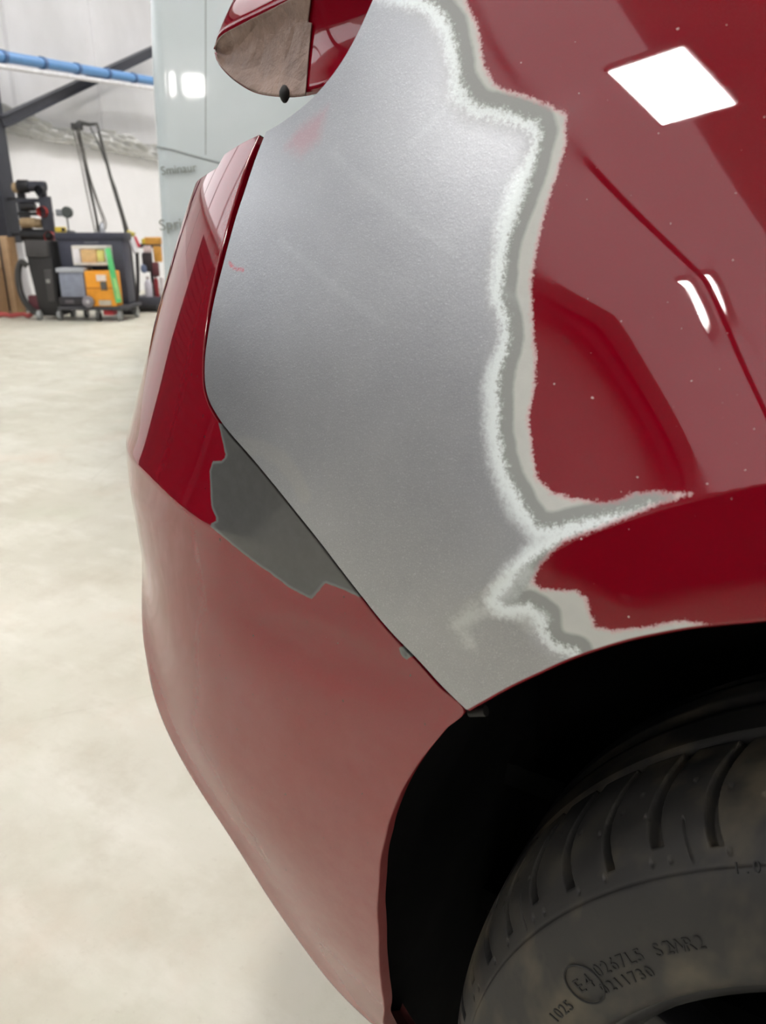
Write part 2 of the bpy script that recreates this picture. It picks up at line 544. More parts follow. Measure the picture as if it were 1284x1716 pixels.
def skin_mesh(SZ, sides, depth=.013):
    """grid of (s, z) -> skin vertices; on the named sides a rounded edge and a flange folded inwards"""
    nv, nu = SZ.shape[:2]
    P = skin(SZ[..., 0].ravel(), SZ[..., 1].ravel()).reshape(nv, nu, 3)
    Nn = skin_normal(SZ[..., 0].ravel(), SZ[..., 1].ravel()).reshape(nv, nu, 3)
    out = np.einsum('ijk,k->ij', Nn, np.array([0, 1.0, 0])).mean()
    if out > 0: Nn = -Nn
    verts = [P.reshape(-1, 3)]; faces = []
    idx = np.arange(nv * nu).reshape(nv, nu)
    q = np.stack([idx[:-1, :-1], idx[:-1, 1:], idx[1:, 1:], idx[1:, :-1]], -1).reshape(-1, 4)
    faces.append(q)
    n = nv * nu
    src = [idx.ravel()]; norm = [Nn.reshape(-1, 3)]; flag = [np.zeros(n)]
    for side, dep in sides.items():
        roll = 1.0
        if isinstance(dep, tuple): dep, roll = dep
        e = {'l': (idx[:, 0], idx[:, 1]), 'r': (idx[:, -1], idx[:, -2]), 'b': (idx[0], idx[1]), 't': (idx[-1], idx[-2])}[side]
        p = P.reshape(-1, 3)[e[0]]; pi = P.reshape(-1, 3)[e[1]]; nn = Nn.reshape(-1, 3)[e[0]]
        t = p - pi; t -= (t * nn).sum(1, keepdims=True) * nn; t /= np.linalg.norm(t, axis=1, keepdims=True) + 1e-12
        prev = e[0]
        for k, (a, d, wn, wt) in enumerate(((.00045, .0002, .85, .5), (.0009, .0008, .45, .9), (.0010, .0018, .05, 1), (.0010, dep * .5, 0, 1), (.0006, dep, 0, 1))):
            verts.append(p + t * a * roll - nn * d * (1 if k > 2 else (1 + roll) / 2))
            q = nn * wn + t * wt; norm.append(q / np.linalg.norm(q, axis=1, keepdims=True)); flag.append(np.full(len(p), float(k > 0 or roll > 1)))
            cur = np.arange(n, n + len(p)); n += len(p)
            src.append(e[0])
            faces.append(np.stack([prev[:-1], prev[1:], cur[1:], cur[:-1]], -1))
            prev = cur
    return np.concatenate(verts), orient(np.concatenate(verts), np.concatenate(faces), np.concatenate(norm)), np.concatenate(src), np.concatenate(norm), np.concatenate(flag)

# ---- rear quarter panel
nu, nv = 330, 330
wv = np.linspace(0, 1, nu); uu = .42 * wv + .58 * wv ** 2.4
left_r = spline(e_panel[::-1], nv)                         # corner at the arch -> up to the lamp opening
ang0 = math.atan2(e_parch[-1, 1] - ARCH_Z, -.019 - ARCH_X)
aa = np.linspace(ang0, math.radians(38), 60)[1:]
Pq = np.stack([ARCH_X + .375 * np.cos(aa), ARCH_Z + .375 * np.sin(aa)], -1)
arch_front = np.stack([Pq[:, 0] - xc_at(Pq[:, 1]), Pq[:, 1]], -1)
zb = arch_front[-1, 1]
bottom = np.concatenate([spline(e_parch, 160), arch_front])
bl = np.concatenate([[0], np.cumsum(np.linalg.norm(np.diff(bottom, axis=0), axis=1))]); bl /= bl[-1]
bottom = np.stack([np.interp(uu, bl, bottom[:, k]) for k in (0, 1)], -1)
ztop = e_notch[-1, 1]
s_front = .54 - xc_at(zb)
right = spline([bottom[-1], bottom[-1] + np.array([.03, .05]), [s_front, .90], [s_front, ztop]], nv)
top = np.concatenate([spline(e_notch, 110), [[s_front, ztop]]])
tl = np.concatenate([[0], np.cumsum(np.linalg.norm(np.diff(top, axis=0), axis=1))]); tl /= tl[-1]
top = np.stack([np.interp(uu, tl, top[:, k]) for k in (0, 1)], -1)
vvv = np.linspace(0, 1, nv)
U, V = uu[None, :, None], vvv[:, None, None]
SZ = ((1 - U) * left_r[:, None] + U * right[:, None] + (1 - V) * bottom[None] + V * top[None]
      - ((1 - U) * (1 - V) * bottom[0] + U * (1 - V) * bottom[-1] + (1 - U) * V * top[0] + U * V * top[-1]))
verts, faces, src, nrm, flg = skin_mesh(SZ, {'l': .014, 'b': (.022, 3.2), 'r': .014, 't': .010})
flat = SZ.reshape(-1, 2)

# paint map: where the red is sanded away to primer and metal (signed distances in metres along the skin)
RED_EDGE = [(775, -20), (786, 15), (800, 40), (806, 75), (812, 110), (828, 138), (848, 151), (895, 165), (949, 191), (949, 240), (935, 290), (915, 350), (897, 430), (890, 480), (893, 540), (899, 600), (896, 650), (886, 700), (893, 760), (900, 800), (925, 825), (960, 835), (1010, 842), (1040, 838), (1062, 826), (1100, 823), (1160, 828),
            (1100, 847), (1020, 880), (945, 908), (908, 943), (893, 975), (908, 986), (965, 990), (983, 1003), (990, 1030), (998, 1050), (1030, 1057), (1090, 1050), (1140, 1040), (1284, 1060)]
METAL_EDGE = [(640, -30), (700, -8), (735, 18), (758, 48), (768, 100), (771, 145), (795, 176), (858, 192), (896, 206), (908, 228), (893, 280), (874, 340), (853, 392), (843, 440), (839, 498), (849, 537), (851, 573), (839, 620), (833, 655), (835, 714), (841, 765), (855, 808), (878, 851), (902, 885), (930, 886), (1000, 868), (1058, 857), (1100, 848),
              (1010, 880), (940, 906), (890, 936), (862, 966), (834, 1008), (850, 1018), (888, 1013), (914, 1031), (914, 1061), (930, 1082), (965, 1090)]
def poly_on_skin(px, closing, n=None):
    e = on_skin(px)
    if n: e = spline(e, n)
    return np.concatenate([e, closing])
red_poly = poly_on_skin(RED_EDGE, np.array([[.26, .80], [1.5, .5], [1.5, 1.6], [e_notch[-1, 0] + .18, 1.6]]))
metal_poly = poly_on_skin(METAL_EDGE, np.array([[.12, .70], [.0, .60], [-.6, .6], [-.6, 1.4], [-.15, 1.4]]))
dR = signed(flat, red_poly); dM = signed(flat, metal_poly)
def streaks(lines):
    d = np.full(len(flat), 1.0)
    for l in lines: d = np.minimum(d, seg_dist(flat, on_skin(l)))
    return d
dW = streaks([[(885, 958), (850, 992), (815, 1022), (782, 1040), (765, 1050), (785, 1072)], [(815, 1022), (860, 1028), (900, 1042)]])
dS = streaks([[(556, 252), (580, 280), (640, 330), (700, 380), (760, 420)], [(830, 478), (862, 498), (898, 525), (930, 552)], [(470, 405), (520, 445), (560, 480), (640, 540)], [(740, 190), (690, 240)]])
dT = signed(flat, on_skin([(478, 245), (500, 215), (548, 180), (536, 235), (505, 262)]))
dK = streaks([[(384, 440), (392, 450), (408, 452)]])
dG = streaks([[(405, 745), (440, 752), (470, 768), (495, 800), (510, 830)]])
dL = signed(flat, on_skin([(1045, 805), (1030, 835), (1160, 826), (1100, 815)])) * 0 - 1

def quarter_material():
    n = N('sanded_quarter_panel')
    n1 = n.noise(420, 5, .7); n2 = n.noise(1500, 3, .6); n3 = n.noise(60, 5, .6); n4 = n.noise(9, 4, .55)
    scr = n.noise(260, 3, .6, stretch=(1, 1, 6))
    fuzz = n.math('ADD', n.math('MULTIPLY', n.math('SUBTRACT', n1, .5), .0075), n.math('MULTIPLY', n.math('SUBTRACT', n2, .5), .004))
    r = n.math('ADD', n.attr('dR'), n.math('MULTIPLY', fuzz, .8))
    m = n.math('ADD', n.attr('dM'), n.math('MULTIPLY', n.math('SUBTRACT', n3, .5), .0045))
    mf = n.math('ADD', m, n.math('MULTIPLY', fuzz, 1.7))
    primer = n.mix(n.range(n3, .3, .7, 0, 1), srgb(176, 178, 174), srgb(186, 188, 183))
    dark = srgb(136, 139, 136)
    white = srgb(218, 226, 226)
    spark = n.range(n2, .56, .74, 0, .7)
    metal = n.mix(n.range(n4, .3, .7, 0, 1), srgb(152, 154, 158), srgb(170, 172, 175))
    metal = n.mix(n.range(scr, .35, .75, 0, .35), metal, srgb(176, 180, 182))
    metal = n.mix(spark, metal, srgb(214, 218, 220))
    c = n.mix(n.range(m, -.0098, -.0076), primer, dark)
    c = n.mix(n.range(mf, -.0022, .0012), c, white)
    wide = n.math('DIVIDE', mf, n.range(n.noise(13, 2, .5), .35, .65, .45, 1.25))
    c = n.mix(n.range(wide, .003, .0125, smooth=True), c, metal)
    wst = n.math('ADD', n.attr('dW'), n.math('ADD', n.math('MULTIPLY', fuzz, 2.0), n.math('MULTIPLY', n.math('SUBTRACT', n3, .5), .02)))
    c = n.mix(n.range(wst, .000, .0085, .42, 0), c, white)
    sst = n.math('ADD', n.attr('dS'), fuzz)
    c = n.mix(n.range(sst, .0, .0040, .09, 0), c, white)
    c = n.mix(n.range(n.attr('dG'), .004, .007, .25, 0), c, srgb(186, 186, 178))
    tint = n.math('ADD', n.attr('dT'), n.math('MULTIPLY', fuzz, 1.5))
    c = n.mix(n.range(tint, -.004, .006, 0, .22), c, srgb(205, 90, 100))
    mark = n.math('ADD', n.attr('dK'), n.math('MULTIPLY', fuzz, .5))
    c = n.mix(n.range(mark, .0, .0016, .7, 0), c, srgb(215, 60, 70))
    flake = n.noise(2600, 1)
    red = n.mix(n.range(flake, .35, .65, 0, .35), RED, (.22, .001, .011, 1))
    red = n.mix(n.range(n.noise(420, 1, .4), .800, .815, 0, .8), red, srgb(204, 180, 180))          # dust specks
    isr = n.math('MAXIMUM', n.range(r, -.0004, .0008), n.range(n.attr('flange'), .3, .9))
    halo = n.range(r, -.0022, .0002, 0, .5)
    c = n.mix(halo, c, srgb(200, 120, 128))
    c = n.mix(isr, c, red)
    ism = n.range(mf, .000, .012)
    rough = n.lerp(ism, .46, n.range(n1, .3, .7, .30, .40))
    rough = n.lerp(isr, rough, .5)
    scuff = n.range(r, .0, .020, 1, 0)                       # dulled paint next to the sanded edge
    coat_r = n.lerp(scuff, n.range(n.noise(170, 5, .7), .45, .75, .012, .03), n.range(n1, .3, .7, .05, .16))
    n.set(Base_Color=c, Roughness=rough, Metallic=n.math('MULTIPLY', n.math('MULTIPLY', ism, .85), n.math('SUBTRACT', 1.0, isr)),
          Specular_IOR_Level=n.lerp(isr, .5, 0.0), Coat_Weight=isr, Coat_Roughness=coat_r, Coat_IOR=1.6, IOR=1.5)
    n.bump(n.math('ADD', n.math('MULTIPLY', n1, n.lerp(isr, .6, 0.0)), n.math('MULTIPLY', n2, n.lerp(isr, .5, 0.0))), .22, .0012)
    return n.m
panel = car_part(link('quarter_panel', verts, faces, quarter_material(), normals=nrm, attrs=dict({k: a[src] for k, a in dict(dR=dR, dM=dM, dW=dW, dS=dS, dT=dT, dK=dK, dG=dG).items()}, flange=flg)))
panel['label'] = 'rear quarter panel sanded to grey primer and metal'

# ---- rear bumper
edge_px = np.concatenate([e_bumper, e_barch[1:]])
z_bot = .262
ext = np.array([[e_barch[-1, 0] - .030, .33], [e_barch[-1, 0] - .085, z_bot]])
front = spline(np.concatenate([edge_px, ext]), 400)
zr_ = np.linspace(z_bot, front[0, 1], 330)
order = np.argsort(front[:, 1])
fz = np.maximum.accumulate(front[order, 1]); sF = np.interp(zr_, fz, front[order, 0])
un = 300; su = np.linspace(0, 1, un); su = .55 * su + .45 * su ** 2
s_end = -1.65
SB = np.zeros((len(zr_), un, 2))
SB[..., 0] = sF[:, None] + (s_end - sF[:, None]) * su[None]
top_px = on_skin([(437, 224), (405, 240), (372, 262), (368, 268)])
tz = np.interp(-SB[..., 0], [.0, .224, .253, .288, .292, .33, .45, .60, .85, 1.65], [1.062, 1.062, 1.058, 1.052, 1.043, 1.039, 1.032, .98, .86, .85])
SB[..., 1] = zr_[:, None] + (tz - front[0, 1]) * sstep(.84, front[0, 1], zr_)[:, None]
verts, faces, src, nrm, flg = skin_mesh(SB, {'l': .012, 't': .018, 'b': .006})
flatb = SB.reshape(-1, 2)
PATCH = [(366, 708), (379, 764), (372, 772), (356, 773), (351, 790), (354, 850), (364, 872), (350, 879), (380, 905), (430, 945), (455, 962), (485, 985), (522, 1004), (532, 994), (545, 977), (575, 988), (603, 1001), (625, 1015), (640, 1010), (560, 915), (460, 800), (390, 715)]
PATCH2 = [(668, 1083), (672, 1098), (681, 1106), (690, 1100), (680, 1085)]
dP = np.maximum(signed(flatb, on_skin(PATCH)), signed(flatb, on_skin(PATCH2)))
def bumper_material():
    n = N('red_bumper_paint_with_grey_patch')
    f = n.noise(2600, 1); n3 = n.noise(120, 4, .6); speck = n.noise(330, 2, .5, stretch=(1, 1, .55))
    p = n.math('ADD', n.attr('dP'), n.math('MULTIPLY', n.math('SUBTRACT', n3, .5), .0016))
    red = n.mix(n.range(f, .35, .65, 0, .35), RED, (.22, .001, .011, 1))
    red = n.mix(n.range(speck, .735, .76, 0, .8), red, srgb(50, 22, 22))
    sep = n.node('ShaderNodeSeparateXYZ'); n.t.links.new(n.coord(), sep.inputs[0])       # road dust settles on the lower bumper
    low = n.range(n.math('ADD', sep.outputs[2], n.math('MULTIPLY', n.noise(4, 4, .6), .12)), .80, .47, .0, .23)
    dust = n.math('MULTIPLY', low, n.range(n.noise(55, 5, .7), .3, .7, .8, 1.0))
    red = n.mix(dust, red, srgb(212, 184, 172))
    grey = n.mix(n.range(n3, .3, .7), srgb(62, 63, 62), srgb(70, 71, 70))
    ring = n.mix(n.range(p, .0010, .0024), srgb(92, 98, 96), grey)
    isp = n.range(p, -.0003, .0004)
    n.set(Base_Color=n.mix(isp, red, ring), Roughness=n.lerp(isp, .5, .42), Specular_IOR_Level=n.lerp(isp, 0.0, .4), IOR=1.5,
          Coat_Weight=n.lerp(isp, 1.0, .45), Coat_Roughness=n.lerp(isp, n.range(n.noise(40, 5, .7), .4, .75, .02, .07), .10), Coat_IOR=1.75)
    return n.m
bumper = car_part(link('rear_bumper', verts, faces, bumper_material(), normals=nrm, attrs={'dP': dP[src]}))
bumper['label'] = 'red rear bumper with a grey primer patch'

# ---- wheel arch liner, light-blocking plates, shell
BLACK = plain('black_liner_plastic', (9, 9, 9), .95, var=.2, scale=30)
BLACK.node_tree.nodes['Principled BSDF'].inputs['Specular IOR Level'].default_value = .12
an = np.radians(np.linspace(-8, 186, 60))
loop = [(ARCH_X + .405, .12)] + [(ARCH_X + .398 * math.cos(a), ARCH_Z + .398 * math.sin(a)) for a in an] + [(ARCH_X - .404, .34), (ARCH_X - .415, .28), (ARCH_X - .412, .07)]
v = []; f = []
ys = [-.024, -.018, .05, .15, .26, .33, .345]
for x, z in loop:
    yo = skin(x - xc_at(z), z)[1] + .012
    for k, y in enumerate(ys):
        y = yo + .004 * k if k < 2 else max(y, yo + .01 * k)
        sh = .97 if k == len(ys) - 1 else 1.0
        v.append((ARCH_X + (x - ARCH_X) * sh, y, ARCH_Z + (z - ARCH_Z) * sh))
n = len(ys)
for i in range(len(loop) - 1):
    for k in range(n - 1): f.append((i * n + k, i * n + k + 1, (i + 1) * n + k + 1, (i + 1) * n + k))
f.append(tuple(i * n + n - 1 for i in range(len(loop))))
liner = car_part(link('wheel_arch_liner', v, f, BLACK))
liner['label'] = 'black wheel arch liner'
# small clip at the corner where bumper, panel and liner meet
p = skin(*on_skin([(778, 1206)])[0])
mb = MB(); mb.tube([p + np.array([-.003, .014, -.004]), p + np.array([.008, .014, .001])], [.003, .0035], 10)
car_part(mb.build('liner_clip', plain('black_clip', (16, 17, 16), .6), smooth=True))

mb = MB(); mb.box(1.5, .98, .235, 3.6, 1.4, .03)
car_part(mb.build('light_block_pan', BLACK))  # unseen plate added so that the car shades the floor beneath it
mb = MB(); mb.box(-.35, 1.0, .42, .40, 1.42, .03)
car_part(mb.build('light_block_boot', BLACK))  # unseen plate added to stop light leaking down through the open boot
mb = MB()
sec = [(.42, .40), (.45, .36), (1.45, .36), (1.70, .42), (1.70, .95), (1.66, 1.16), (1.50, 1.42), (1.30, 1.50), (.62, 1.50), (.48, 1.42), (.42, 1.20)]
xs = [(-.18, .96), (-.05, 1.0), (.4, 1.0), (2.6, 1.0), (3.3, .97)]
v = [(x, .95 + (y - .95) * k, .3 + (z - .3) * (k if 0 < i < 4 else .72)) for i, (x, k) in enumerate(xs) for y, z in sec]
m = len(sec); f = [(i * m + k, i * m + (k + 1) % m, (i + 1) * m + (k + 1) % m, (i + 1) * m + k) for i in range(len(xs) - 1) for k in range(m)]
f += [tuple(range(m)), tuple(reversed(range((len(xs) - 1) * m, len(xs) * m)))]
car_part(link('body_shell', v, f, PAINT, smooth=False))

def skin_patch(name, s0, s1, z0, z1, mat, push=0.0, ns=60, nz=40, sides=None):
    G = np.stack(np.meshgrid(np.linspace(s0, s1, ns), np.linspace(z0, z1, nz)), -1)
    G[..., 0] = G[..., 0] - (xc_at(G[..., 1]) - xc_at(z0))
    vv, ff, _, nrm, _ = skin_mesh(G, sides or {'l': .012, 'r': .012, 't': .012, 'b': .012})
    if push: vv = vv + np.array([0, push, 0])
    return car_part(link(name, vv, ff, mat, normals=nrm))
door = skin_patch('rear_door', .755, 1.95, .30, 1.21, PAINT)
GLASS = N('dark_car_glass').set(Base_Color=(.012, .014, .015, 1), Roughness=.04, Coat_Weight=.6).m
skin_patch('c_pillar', -.125, .36, 1.222, 1.44, PAINT)
skin_patch('side_window', .37, 1.95, 1.228, 1.42, GLASS, .006)
# tailgate skin across the rear, above the bumper
G = np.stack(np.meshgrid(np.linspace(-1.65, -.86, 50), np.linspace(.87, 1.16, 40)), -1)
vv, ff, _, nrm, _ = skin_mesh(G, {'l': .02, 'r': .02, 't': .02, 'b': .02})
tailgate = car_part(link('tailgate', vv, ff, PAINT, normals=nrm))
tailgate['label'] = 'red tailgate with a lip wrapped in brown masking paper'

# ---- overhanging lip of the tailgate above the empty lamp opening, underside covered in masking paper
C0 = spline([at(*q) for q in [(360, 83, .985), (364, 68, .972), (377, 54, .955), (400, 40, .930), (430, 24, .905), (475, 0, .870), (520, -25, .835), (580, -60, .795), (660, -105, .755)]], 90)
C1 = spline([at(*q) for q in [(361, 88, .985), (367, 105, .970), (384, 125, .950), (406, 142, .925), (432, 155, .900), (470, 161, .865), (508, 160, .835), (550, 150, .805), (640, 118, .765)]], 90)
CU = spline([at(*q) for q in [(396, -2, 1.02), (402, -16, 1.01), (420, -32, 1.0), (446, -50, .99), (478, -68, .975), (520, -92, .95), (570, -118, .92), (630, -150, .88), (700, -190, .84)]], 90)
CB = C1 + np.array([-.02, .16, .05])
rows = []
view = ray((450, 90))
for k in range(9):                                   # upper face, slightly domed
    t = k / 8; rows.append(CU * (1 - t) + C0 * t - view * .014 * math.sin(math.pi * t))
for k in range(1, 13):                               # rounded ridge and hollow underside
    t = k / 12; rows.append(C0 * (1 - t) + C1 * t + view * .020 * math.sin(math.pi * t))
under0 = 8
for k in range(1, 5):
    t = k / 4; rows.append(C1 * (1 - t) + CB * t)
R_ = np.array(rows); idx = np.arange(R_.shape[0] * 90).reshape(-1, 90)
q4 = np.stack([idx[:-1, :-1], idx[:-1, 1:], idx[1:, 1:], idx[1:, :-1]], -1).reshape(-1, 4)
lip = link('tailgate_lip', R_.reshape(-1, 3), q4, PAINT)
lip.parent = tailgate
# arm that carries the lip back to the tailgate
m0 = (C0[60] + C1[60]) / 2 + view * .085
mb = MB(); mb.tube([m0, m0 + np.array([-.05, .10, .02]), np.array([-.60, .62, 1.13])], [.035, .05, .06], 12)
arm = mb.build('hinge_arm', PAINT, smooth=True); arm.parent = tailgate
md = lip.modifiers.new('thick', 'SOLIDIFY'); md.thickness = .003; md.offset = 0
def paper_mat():
    n = N('brown_masking_paper')
    f = n.noise(38, 5, .6); g = n.noise(14, 3)
    v = n.node('ShaderNodeTexVoronoi', feature='DISTANCE_TO_EDGE'); v.inputs['Scale'].default_value = 28
    n.t.links.new(n.coord(), v.inputs['Vector'])
    n.set(Base_Color=n.ramp(f, [(.3, srgb(112, 92, 82)), (.7, srgb(142, 120, 108))]), Roughness=n.range(g, .3, .7, .38, .55))
    n.bump(n.math('ADD', n.math('MULTIPLY', v.outputs['Distance'], 1.2), f), .7, .008)
    return n.m
pr = []
t0 = np.linspace(.03, 1.0, 40); ncol = 120
cols = np.linspace(0, 57, ncol)
jag = np.interp(np.arange(40), [0, 12, 13, 39], [0, 0, 2.0, 2.0])
gx, gy = np.meshgrid(np.arange(ncol), np.arange(40))
crumple = np.zeros((40, ncol))
for k in range(7):
    a_, b_, c_ = rng.uniform(-.5, .5), rng.uniform(-.5, .5), rng.uniform(0, 6)
    crumple += np.abs(((gx * a_ + gy * b_ + c_) / 5.5) % 2 - 1) * .5
crumple = (crumple / 3.5 - .5) * np.clip(1.25 - gx / 55.0, .12, 1)
for j, t in enumerate(t0):
    cc = np.clip(cols + jag[j], 0, 89)
    a = np.stack([np.interp(cc, np.arange(90), C0[:, k]) for k in range(3)], -1)
    b = np.stack([np.interp(cc, np.arange(90), C1[:, k]) for k in range(3)], -1)
    pr.append(a * (1 - t) + b * t + view * (.020 * math.sin(math.pi * t) - .0060) + view * (crumple[j] * -.016)[:, None])
Pp = np.array(pr); idx = np.arange(40 * ncol).reshape(40, ncol)
q4 = np.stack([idx[:-1, :-1], idx[:-1, 1:], idx[1:, 1:], idx[1:, :-1]], -1).reshape(-1, 4)
paper = link('masking_paper', Pp.reshape(-1, 3), q4, paper_mat())
paper['label'] = 'crumpled brown masking paper under the lip'
paper.parent = tailgate
md = paper.modifiers.new('thick', 'SOLIDIFY'); md.thickness = .0008
b0 = at(468, 157, .85); b1 = at(486, 158, .85)
mb = MB(); mb.tube([b0 + (b1 - b0) * k / 6 for k in range(7)], [.002, .0055, .0075, .008, .0075, .0055, .002], 12)
st = mb.build('rubber_stop', plain('black_rubber', (26, 26, 26), .7), smooth=True); st.parent = tailgate

# ---- rear wheel
WX, WR = .1754, .374
wheel = bpy.data.objects.new('rear_wheel', None); COL.objects.link(wheel); car_part(wheel)
prof = np.array([(.268, .004), (.276, -.012), (.288, -.0185), (.305, -.0205), (.322, -.0185), (.338, -.0130), (.347, -.0072), (.3475, -.0052), (.353, .001), (.360, .010), (.3660, .022), (.3700, .038), (.3722, .056), (.3735, .080), (.3742, .105), (.3740, .14), (.372, .17), (.364, .20), (.348, .22), (.30, .232), (.268, .222)])
pp = spline(prof, 300)
arc = np.concatenate([[0], np.cumsum(np.linalg.norm(np.diff(pp, axis=0), axis=1))])
dens = np.where(pp[:, 1] < .10, 1.0, .25); dens[pp[:, 0] < .335] *= .5
cd = np.cumsum(dens); npf = 150
pi_ = np.interp(np.linspace(cd[0], cd[-1], npf), cd, np.arange(300))
pr_ = np.interp(pi_, np.arange(300), pp[:, 0]); py_ = np.interp(pi_, np.arange(300), pp[:, 1]); pa_ = np.interp(pi_, np.arange(300), arc)
tn = np.gradient(np.stack([pr_, py_], -1), axis=0); tn /= np.linalg.norm(tn, axis=1, keepdims=True)
nr, ny = tn[:, 1], -tn[:, 0]                                     # outward normal in (r, y)
thv = np.radians(np.concatenate([np.linspace(88, 212, 1500), np.linspace(212, 448, 360)[1:-1]]))
TH, PA = np.meshgrid(thv, pa_); TY = np.broadcast_to(py_[:, None], TH.shape); TR = np.broadcast_to(pr_[:, None], TH.shape)
deg = np.degrees(TH)
depth = np.zeros_like(TH)
for y0, w in ((.088, .0050), (.135, .0055), (.180, .005)):                  # circumferential grooves
    depth = np.maximum(depth, .0075 * (1 - sstep(w - .0012, w, np.abs(TY - y0))))
pa0 = np.interp(.0035, py_[pr_ > .345][:60], pa_[pr_ > .345][:60])          # shoulder end of the slots
pa1 = np.interp(.086, py_[pr_ > .345], pa_[pr_ > .345])
t = np.clip((PA - pa0) / (pa1 - pa0), -1, 2)
off = 2.0 * t * (1 - t) * 1.05 - 2.6 * t ** 2
k = np.round((deg - off - 124.4) / 6.0)
dd = np.radians(deg - off - 124.4 - 6.0 * k) * TR
long_ = (np.mod(k, 3) != 1)
lo = np.where(long_, 0.0, .06)
width = .0041 + .0008 * np.sin(k * 2.3)
slot = (1 - sstep(width - .0010, width + .0004, np.abs(dd))) * sstep(lo - .015, lo + .005, t) * (t < 1.02)
depth = np.maximum(depth, .0105 * slot)
thin = (1 - sstep(.0004, .0011, np.abs(np.radians(deg - off - 127.2 - 6 * np.round((deg - off - 127.2) / 6)) * TR))) * sstep(-.10, -.06, t) * (t < .22) * (np.mod(np.round((deg - off - 127.2) / 6), 4) == 0)
depth = np.maximum(depth, .002 * thin)
for tt_, o_ in ((-.06, -1.15), (-.05, .95), (.30, 1.25), (.42, -1.6), (.55, 2.2)):      # vent pits
    kk = np.round((deg - o_ - 124.4) / 6.0)
    ddd = np.radians(deg - o_ - 124.4 - 6 * kk) * TR
    pit = np.hypot(ddd, PA - (pa0 + tt_ * (pa1 - pa0)))
    depth = np.maximum(depth, .0016 * (1 - sstep(.0010, .0021, pit)) * (np.mod(kk + int(o_ * 10), 3) != 0))
ps = np.interp(-.0062, py_[:90], pa_[:90]) if False else pa_[np.argmin(np.abs(pr_ - .3472))]
depth = np.maximum(depth, .0014 * (1 - sstep(.0005, .0016, np.abs(PA - ps))))
RR = TR - depth * nr[:, None]; YY = TY - depth * ny[:, None]
V3 = np.stack([WX + RR * np.cos(TH), YY, WR + RR * np.sin(TH)], -1)
nt = V3.shape[1]; idx = np.arange(npf * nt).reshape(npf, nt); nxt = np.roll(idx, -1, 1)
q4 = np.stack([idx[:-1], nxt[:-1], nxt[1:], idx[1:]], -1).reshape(-1, 4)
def rubber():
    n = N('dusty_tyre_rubber')
    a = n.noise(16, 5, .6); b = n.noise(120, 5, .7); c = n.noise(15, 4, .55, stretch=(1, 1, .55))
    col = n.ramp(a, [(.30, srgb(30, 30, 30)), (.55, srgb(42, 41, 39)), (.75, srgb(60, 57, 49))])
    col = n.mix(n.range(c, .52, .66, 0, .75), col, srgb(86, 79, 65))
    col = n.mix(n.range(b, .60, .80, 0, .35), col, srgb(24, 24, 24))
    n.set(Base_Color=col, Roughness=n.range(a, .3, .7, .48, .68), Specular_IOR_Level=.45)
    n.bump(b, .2, .0006)
    return n.m
RUB = rubber()
def wheel_part(o): o.parent = wheel; o.matrix_parent_inverse = CARINV @ Matrix.Identity(4); return o
wheel.matrix_parent_inverse = Matrix.Identity(4)          # wheel empty sits at the car origin
wheel_part(link('tyre', V3.reshape(-1, 3), q4, RUB))['label'] = 'dusty black tyre'
RIM = plain('dark_alloy', (30, 30, 32), .4, .6, coat=.3)
mb = MB(); M = Matrix.Translation((WX, 0, WR)) @ Matrix.Rotation(math.radians(90), 4, 'X')
mb.lathe([(.268, -.004), (.277, .006), (.282, .010), (.279, .012), (.268, .008), (.255, -.012), (.250, -.06), (.245, -.20)], 120, M)
wheel_part(mb.build('rim', RIM, smooth=True))
for k in range(10):
    a = 2 * math.pi * k / 10 + .15
    mb = MB()
    mb.add([(WX + r * math.cos(a + w), y, WR + r * math.sin(a + w)) for r, w, y in ((.05, -.30, .02), (.05, .30, .02), (.262, -.07, .012), (.262, .07, .012), (.05, -.30, .05), (.05, .30, .05), (.262, -.07, .05), (.262, .07, .05))],
           [(0, 1, 3, 2), (4, 6, 7, 5), (0, 2, 6, 4), (1, 5, 7, 3), (2, 3, 7, 6), (0, 4, 5, 1)])
    wheel_part(mb.build('spoke', RIM, bevel=.004))
mb = MB(); mb.lathe([(.0, .0), (.03, -.002), (.062, -.02), (.062, -.06)], 40, M); wheel_part(mb.build('hub_cap', RIM, smooth=True))
# raised lettering moulded into the sidewall, wrapped round the wheel
LETM = plain('moulded_rubber_lettering', (20, 20, 20), .6)
def side_text(text, px, size, adv=.62):
    """text that starts at the pixel and follows the tyre round"""
    th_ = np.radians(np.linspace(90, 200, 1500))
    pick = (pp[:, 0] < .347) & (pp[:, 1] < .02) & (np.arange(300) < 150)
    best = None
    for r_, y_ in pp[pick][::2]:
        q = project(np.stack([WX + r_ * np.cos(th_), np.full_like(th_, y_), WR + r_ * np.sin(th_)], -1))
        d = np.hypot(*(q - np.array(px)).T); i = d.argmin()
        if best is None or d[i] < best[0]: best = (d[i], r_, y_, th_[i])
    _, r_, y_, a = best
    i = np.argmin(np.abs(pp[:90, 0] - r_)); tg = pp[i + 2] - pp[i - 2]; tg /= np.linalg.norm(tg)
    mats = []
    for ch in text:
        if ch != ' ':
            ex = Vector((math.sin(a), 0, -math.cos(a)))                         # reading direction (clockwise seen from outside)
            ey = Vector((tg[0] * math.cos(a), tg[1], tg[0] * math.sin(a)))      # radially outwards along the wall
            ez = ex.cross(ey)
            c = Vector((WX + r_ * math.cos(a), y_, WR + r_ * math.sin(a)))
            mats.append((ch, Matrix(((ex.x, ey.x, ez.x, c.x), (ex.y, ey.y, ez.y, c.y), (ex.z, ey.z, ez.z, c.z), (0, 0, 0, 1)))))
        a -= size * adv / r_
    return mats
